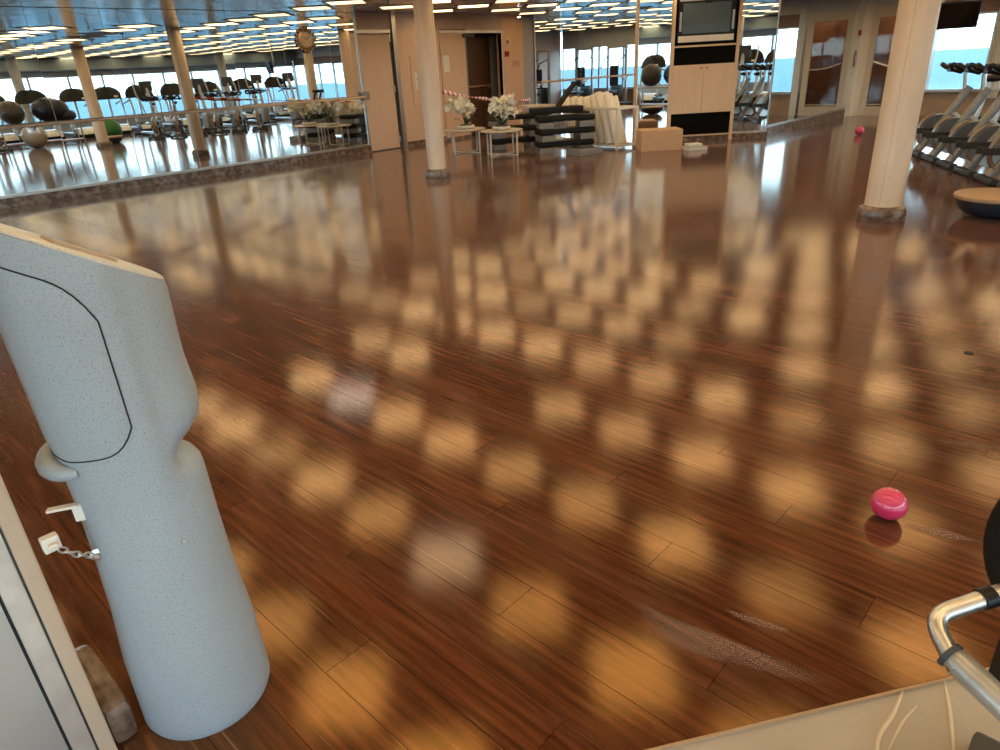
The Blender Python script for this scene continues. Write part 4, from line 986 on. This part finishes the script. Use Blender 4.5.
# ---- ceiling spotlights near the doors
for (px, py), lab in (((519, 17), 'small bright spotlight below the ceiling above the dark doorway'), ((400, 20), 'small bright spotlight over the closed door by the mirror'), ((558, 7), 'small bright spotlight over the far mirror')):
    p = at(px, py, 2.42); p.x = max(p.x, XL+0.25)
    t = thing('spotlight', lab, 'spotlight', (p.x, p.y, ZC))
    MB().tube([(0, 0, 0.0), (0, 0, -0.04)], 0.012, 8).build('stem', CHROME, t)
    MB().lathe([(0.016, -0.04), (0.034, -0.055), (0.036, -0.075), (0.030, -0.076)], 16).build('shade', CHROME, t)
    MB().ball((0, 0, -0.075), (0.028, 0.028, 0.022), 12, 8).build('bulb', BULB, t)

# ---- wall clock on the big mirror
cp = onx(306, 40, XL+0.03)
CS = 0.78
ck = thing('wall_clock', 'round brass-rimmed clock fixed high on the big left mirror', 'clock', (XL+0.004, cp.y, cp.z))
ck.scale = (CS, CS, CS)
CR = Matrix.Rotation(PI/2, 4, 'Y')
MB().lathe([(0.0, 0.0), (0.20, 0.0), (0.20, 0.03), (0.17, 0.045), (0.0, 0.045)], 32, CR).build('case', GOLD, ck)
MB().lathe([(0.0, 0.045), (0.155, 0.045), (0.15, 0.050), (0.0, 0.050)], 32, CR).build('dial', mat('clock_dial', (0.62, 0.50, 0.36), 0.4), ck)
for k in range(14):
    a = 2*PI*k/14; MB().ball((0.02, 0.235*math.cos(a), 0.235*math.sin(a)), (0.015, 0.045, 0.045), 10, 6).build('rim_petal', mat('clock_rim', (0.30, 0.19, 0.11), 0.4, 0.4), ck)
for a, L in ((0.9, 0.085), (-0.8, 0.12)): MB().box((0.053, 0, L/2), (0.004, 0.010, L), Matrix.Rotation(a, 4, 'X')).build('hand', BLACK, ck)

# ---- monitor hung from the ceiling
q = ray(957, 15); t_ = 12.0/q.y; tvp = Vector((q.x*t_, 12.0, H+q.z*t_))
hm = thing('hanging_monitor', 'black flat monitor hung from the ceiling right of the thick column', 'monitor', tvp, math.radians(12))
MB().box((0, 0, 0), (0.52, 0.05, 0.34), TR((0, 0, 0), 0, 0.28), 0.012).build('casing', BLACK, hm)
MB().box((0, -0.028, 0), (0.47, 0.006, 0.29), TR((0, 0, 0), 0, 0.28)).build('screen', SCREENB, hm)
MB().tube([(-0.2, 0.05, 0.0), (-0.2, 0.10, 0.08), (-0.2, 0.10, ZC-tvp.z)], 0.018, 10).build('ceiling_pole', SILV, hm)
MB().box((-0.2, 0.04, 0.0), (0.12, 0.05, 0.12), None, 0.008).build('bracket', DGREY, hm)

# ================================================================== GYM EQUIPMENT
BIKEP = mat('bike_grey_paint', (0.30, 0.30, 0.295), 0.35, 0.4, var=0.08, scale=20); GUARD = mat('guard_brown', (0.24, 0.17, 0.125), 0.4)
def make_bike():                              # faces local +x
    t = thing('spin_bike', '', 'exercise bike', (0, 0, 0), 0, 'spin bikes in a row')
    for x, nm in ((0.52, 'front_foot'), (-0.48, 'rear_foot')): MB().box((x, 0, 0.04), (0.09, 0.48, 0.06), None, 0.015).build(nm, DGREY, t)
    for x in (0.52, -0.48):
        for sy in (-0.20, 0.20): MB().box((x, sy, 0.0125), (0.10, 0.06, 0.025), None, 0.008).build('foot_pad', RUBBER, t)
    MB().tube([(0.50, 0, 0.07), (0.16, 0, 0.62), (0.02, 0, 0.88)], 0.055, 10).build('front_beam', BIKEP, t)
    MB().tube([(-0.46, 0, 0.07), (-0.06, 0, 0.36), (0.20, 0, 0.56)], 0.052, 10).build('main_beam', BIKEP, t)
    for sy in (-0.075, 0.075): MB().box((0.34, sy, 0.34), (0.62, 0.018, 0.075), None, 0.008).build('fork_arm', DGREY, t)
    RX = Matrix.Translation((0.30, 0, 0.32)) @ Matrix.Rotation(PI/2, 4, 'X')
    MB().lathe([(0.04, -0.02), (0.19, -0.02), (0.225, -0.028), (0.225, 0.028), (0.19, 0.02), (0.04, 0.02), (0.03, 0.0)], 30, RX).build('flywheel', CHROME, t)
    MB().lathe([(0.238, -0.045), (0.255, -0.045), (0.255, 0.045), (0.238, 0.045)], 18, RX, -0.9, 1.3).build('flywheel_guard', GUARD, t)
    MB().box((-0.02, -0.075, 0.36), (0.56, 0.05, 0.26), None, 0.02).build('chain_guard', BLACK, t)
    MB().tube([(-0.12, 0, 0.36), (-0.22, 0, 0.92)], 0.027, 10).build('seat_post', CHROME, t)
    MB().ball((-0.24, 0, 0.97), (0.14, 0.085, 0.045), 18, 10).build('saddle', BLACK, t)
    MB().tube([(0.06, 0, 0.80), (0.10, 0, 1.05)], 0.027, 10).build('handlebar_post', CHROME, t)
    h = MB(); h.tube(bez([(0.02, -0.20, 1.08), (0.20, -0.22, 1.10), (0.34, -0.20, 1.17), (0.30, -0.08, 1.12), (0.16, 0, 1.07), (0.30, 0.08, 1.12), (0.34, 0.20, 1.17), (0.20, 0.22, 1.10), (0.02, 0.20, 1.08)], 4), 0.028, 8); h.tube([(0.10, -0.21, 1.08), (0.10, 0.21, 1.08)], 0.022, 8); h.build('handlebar', BLACK, t)
    MB().box((0.28, 0, 1.13), (0.07, 0.14, 0.11), TR((0, 0, 0)), 0.012).build('console', BLACK, t)
    for sy, dz in ((-0.12, -0.16), (0.12, 0.16)):
        c = MB().tube([(-0.02, sy*0.6, 0.33), (-0.02+dz*0.3, sy, 0.33+dz)], 0.012, 8).build('crank', CHROME, t)
        MB().box((-0.02+dz*0.3, sy*1.45, 0.33+dz), (0.10, 0.09, 0.025), None, 0.006).build('pedal', BLACK, c)
    return t
def make_treadmill():                         # front (console back and motor hood) faces local +x
    t = thing('treadmill', '', 'treadmill', (0, 0, 0), 0, 'treadmills along the windows')
    MB().box((-0.55, 0, 0.12), (1.75, 0.78, 0.10), None, 0.02).build('deck', DGREY, t); MB().box((-0.60, 0, 0.174), (1.60, 0.52, 0.008)).build('belt', RUBBER, t)
    for sy in (-0.34, 0.34): MB().box((-0.55, sy, 0.185), (1.70, 0.10, 0.03), None, 0.008).build('side_rail', SILV, t)
    hp = [[(0.18+0.34*math.cos(a)*k, 0.36*math.sin(b_)*1.0, 0.14+0.20*math.sin(a)*k2) for b_ in [(-PI/2+PI*j/10) for j in range(11)]] for a, k, k2 in ((0, 1, 1), (0.5, 1, 1), (0.9, 1, 1), (1.3, 1, 1), (1.57, 1, 1), (2.2, 1, 1), (2.7, 1, 1))]
    MB().grid(hp).build('motor_hood', mat('hood_silver', (0.66, 0.68, 0.70), 0.3, 0.3), t); MB().box((0.20, 0, 0.09), (0.62, 0.74, 0.14), None, 0.03).build('motor_base', BLACK, t)
    for x in (-1.3, 0.35):
        for sy in (-0.3, 0.3): MB().box((x, sy, 0.035), (0.10, 0.08, 0.07), None, 0.01).build('foot', RUBBER, t)
    for sy in (-0.38, 0.38): MB().tube([(0.28, sy, 0.10), (0.16, sy, 0.80), (0.05, sy, 1.22)], 0.04, 10).build('upright', SILV, t); MB().tube(bez([(0.06, sy, 1.08), (-0.20, sy, 1.04), (-0.52, sy, 0.98)]), 0.024, 8).build('handrail', BLACK, t)
    cp_ = []
    for i in range(9):
        v = i/8; z = 1.14+0.40*v; hw = 0.46*math.sqrt(max(0.02, 1-(v*0.96)**2.6)); cp_.append([(0.10-0.10*v+0.07*math.cos((j/10-0.5)*PI), hw*(j/5-1), z) for j in range(11)])
    MB().grid(cp_).build('console_back', BLACK, t)
    cf = [[(-0.04-0.06*i/8, hw2*(j/5-1), 1.14+0.40*i/8) for j in range(11)] for i, hw2 in [(i, 0.46*math.sqrt(max(0.02, 1-(i/8*0.96)**2.6))) for i in range(9)]]
    MB().grid(cf).build('console_face', DGREY, t); MB().box((-0.075, 0, 1.32), (0.02, 0.42, 0.20), TR((0, 0, 0)), 0.006).build('display', SCREENB, t)
    MB().box((0.160, -0.22, 1.22), (0.02, 0.13, 0.06), None, 0.006).build('badge', WHITE, t)
    return t
def make_elliptical():                        # front faces local +x
    t = thing('elliptical_trainer', '', 'elliptical trainer', (0, 0, 0), 0, 'elliptical trainers behind the floor')
    MB().box((0.62, 0, 0.05), (0.14, 0.62, 0.08), None, 0.02).build('front_foot', DGREY, t); MB().box((-0.85, 0, 0.05), (0.12, 0.58, 0.08), None, 0.02).build('rear_foot', DGREY, t)
    MB().box((-0.10, 0, 0.09), (1.5, 0.14, 0.08), None, 0.02).build('base_beam', SILV, t)
    MB().box((0.45, 0, 0.32), (0.50, 0.20, 0.50), None, 0.08).build('drive_cover', MGREY, t)
    MB().tube([(0.50, 0, 0.35), (0.42, 0, 1.0), (0.32, 0, 1.42)], [0.06, 0.05, 0.045], 12).build('mast', SILV, t)
    MB().box((0.30, 0, 1.48), (0.10, 0.38, 0.30), TR((0, 0, 0)), 0.03).build('console', DGREY, t); MB().box((0.244, 0, 1.49), (0.012, 0.26, 0.18), None, 0.004).build('display', SCREENB, t)
    for sy in (-1, 1):
        MB().tube(bez([(0.46, sy*0.20, 0.42), (0.40, sy*0.28, 0.90), (0.22, sy*0.32, 1.30), (0.10, sy*0.30, 1.62)]), 0.022, 8).build('moving_arm', SILV, t)
        MB().tube(bez([(0.33, sy*0.05, 1.16), (0.20, sy*0.18, 1.13), (0.08, sy*0.26, 1.16)]), 0.022, 8).build('fixed_grip', BLACK, t)
        MB().tube([(0.46, sy*0.20, 0.40), (-0.55, sy*0.20, 0.30+0.06*sy)], 0.026, 8).build('link_bar', SILV, t)
        MB().box((-0.25, sy*0.20, 0.38+0.03*sy), (0.40, 0.17, 0.05), None, 0.018).build('footplate', RUBBER, t)
    MB().box((0.36, 0, 1.10), (0.10, 0.44, 0.05), None, 0.02).build('bottle_tray', BLACK, t)
    return t
ORD = ['first', 'second', 'third', 'fourth', 'fifth', 'sixth', 'seventh', 'eighth', 'ninth', 'tenth']
# bikes: front feet at pixel positions, facing the dance floor
feet = [at(985, 183).lerp(at(915, 155.5), i/4) for i in range(5)]
rowd = (feet[-1]-feet[0]).normalized(); face = Vector((-rowd.y, rowd.x, 0)); face = face if face.x < 0 else -face
bz = math.atan2(face.y, face.x)
feet = [feet[0]-rowd*0.62]+feet
proto = make_bike()
labs = ['spin bike at the row end nearest the balance trainer, seen only in mirrors', 'nearest spin bike in view, closest to the balance trainer', 'second spin bike in view from the right edge', 'middle spin bike of the five in view', 'second spin bike from the thick column', 'spin bike nearest the thick column, partly behind it']
for i, p in enumerate(feet):
    loc = p-face*0.52
    o = proto if i == 0 else copy_tree(proto, loc, bz, labs[i])
    o.location = (loc.x, loc.y, 0); o.rotation_euler = (0, 0, bz); o['label'] = labs[i]
for i in range(4):
    copy_tree(proto, (0.55, 3.1+0.62*i, 0), PI, 'spin bike near the camera seen only in the left mirror, %s from the left' % ORD[i])
tm = make_treadmill()
TY = [4.5, 5.7, 6.85, 8.0, 9.0, 10.1, 11.3, 12.6, 14.0, 15.4]
for i, y in enumerate(TY):
    lab = 'treadmill in the window row seen in the mirror, %s from the left' % ORD[i]
    o = tm if i == 0 else copy_tree(tm, (3.2, y, 0), PI, lab); o.location = (3.2, y, 0); o.rotation_euler = (0, 0, PI); o['label'] = lab
el = make_elliptical()
EY = [9.3, 11.0, 12.0, 13.1, 14.3]
for i, y in enumerate(EY):
    lab = 'elliptical trainer seen in the mirror, %s from the left' % ORD[i]
    o = el if i == 0 else copy_tree(el, (0.5, y, 0), PI, lab); o.location = (0.75, y, 0); o.rotation_euler = (0, 0, PI+0.1*math.sin(i*3)); o['label'] = lab
# exercise balls seen in the mirrors
def gymball(loc, r, m, label):
    t = thing('gym_ball', label, 'gym ball', loc)
    MB().ball((0, 0, r), r, 36, 22).build('skin', m, t)
    g = MB()
    for z in (-0.35, 0.0, 0.35): g.lathe([(r*math.sqrt(1-z*z)+0.0005, r+z*r-0.004), (r*math.sqrt(1-z*z)+0.003, r+z*r), (r*math.sqrt(1-z*z)+0.0005, r+z*r+0.004)], 36)
    g.build('grip_rib', m, t); MB().lathe([(0, -0.002), (0.014, -0.002), (0.012, 0.004), (0, 0.004)], 12, TR((0, -r, r), 0, PI/2)).build('valve', WHITE, t)
    return t
def mirrored(px, py):
    p = at(px, py); return Vector((2*XL-p.x, p.y, 0))
gymball((0.05, 7.75, 0.0), 0.33, BALLV, 'green gym ball beside the balance trainer seen in the left mirror')
gymball((0.15, 5.85, 0.0), 0.32, BALLG, 'pale grey gym ball on the floor seen in the left mirror')
gymball((1.3, 5.75, 0.62), 0.33, BALLK, 'charcoal gym ball on the ball shelf seen in the left mirror')
gymball((0.45, 15.3, 0.0), 0.32, BALLT, 'teal gym ball near the orchids in the left mirror')
sh = thing('ball_shelf', 'low pale shelf holding the charcoal ball in the left mirror', 'shelf', (1.3, 6.3, 0))
for x, y in ((-0.22, -1.0), (0.22, -1.0), (-0.22, 1.0), (0.22, 1.0)): MB().box((x, y, 0.32), (0.04, 0.04, 0.64), None, 0.005).build('post', SILV, sh)
for z in (0.10, 0.60): MB().box((0, 0, z), (0.50, 2.10, 0.035), None, 0.006).build('shelf_board', TAN, sh)
nv = thing('navy_beanbag', 'big navy vinyl cushion pile on the ball shelf in the left mirror', 'cushion', (1.3, 6.72, 0.618))
MB().ball((0, 0, 0.34), (0.34, 0.46, 0.34), 24, 16).build('cushion', NAVY, nv); MB().ball((-0.05, 0.30, 0.18), (0.24, 0.30, 0.18), 20, 12).build('side_cushion', NAVY, nv)
# machines in the back room, seen in the far mirror
def stack_machine(loc, rz, label):
    t = thing('weight_machine', label, 'weight machine', loc, rz, 'weight machines in the back room')
    for sx in (-0.35, 0.35): MB().box((sx, 0, 0.95), (0.07, 0.09, 1.9), None, 0.01).build('upright', SILV, t)
    MB().box((0, 0, 1.86), (0.70, 0.09, 0.08), None, 0.01).build('top_beam', SILV, t); MB().box((0, 0, 0.04), (0.9, 0.7, 0.07), None, 0.015).build('base', DGREY, t)
    for k in range(10): MB().box((0, 0.02, 0.14+k*0.055), (0.40, 0.14, 0.048), None, 0.005).build('weight_plate', BLACK, t)
    MB().box((0, -0.45, 0.45), (0.36, 0.40, 0.08), None, 0.03).build('seat', NAVY, t); MB().box((0, -0.20, 0.95), (0.32, 0.08, 0.65), None, 0.03).build('back_pad', NAVY, t); MB().box((0, -0.42, 0.24), (0.08, 0.10, 0.36), None, 0.01).build('seat_post', SILV, t)
    MB().tube([(-0.33, 0.0, 1.6), (-0.33, -0.4, 1.45), (-0.33, -0.55, 1.2)], 0.02, 8).build('arm', BLACK, t); MB().tube([(0.33, 0.0, 1.6), (0.33, -0.4, 1.45), (0.33, -0.55, 1.2)], 0.02, 8).build('arm', BLACK, t)
    return t
for i, (x, y) in enumerate(((-10.2, 21.6), (-8.8, 21.7), (-7.5, 21.6), (-6.4, 20.6))):
    stack_machine((x, y, 0), 0.2*i-0.3, 'weight machine by the far windows, %s from the left in the far mirror' % ORD[i])

# ---- labels for the light panels in direct view
ONES = ['', 'first', 'second', 'third', 'fourth', 'fifth', 'sixth', 'seventh', 'eighth', 'ninth', 'tenth', 'eleventh', 'twelfth', 'thirteenth', 'fourteenth', 'fifteenth', 'sixteenth', 'seventeenth', 'eighteenth', 'nineteenth']
TENS = {20: 'twentieth', 30: 'thirtieth', 40: 'fortieth'}
def nth(k):
    return ONES[k] if k < 20 else TENS[k] if k % 10 == 0 else {2: 'twenty-', 3: 'thirty-', 4: 'forty-'}[k//10]+ONES[k % 10]
cnt = {}
for u, v, t in DIRECT:
    where = 'over the big left mirror' if u < 350 else 'near the closed door' if u < 425 else 'above the dark doorway' if u < 505 else 'over the far mirror' if u < 660 else 'at the far right'
    cnt[where] = cnt.get(where, 0)+1
    t['label'] = 'amber ceiling light panel %s, %s from the left there' % (where, nth(cnt[where]))
print('direct lamps', cnt)
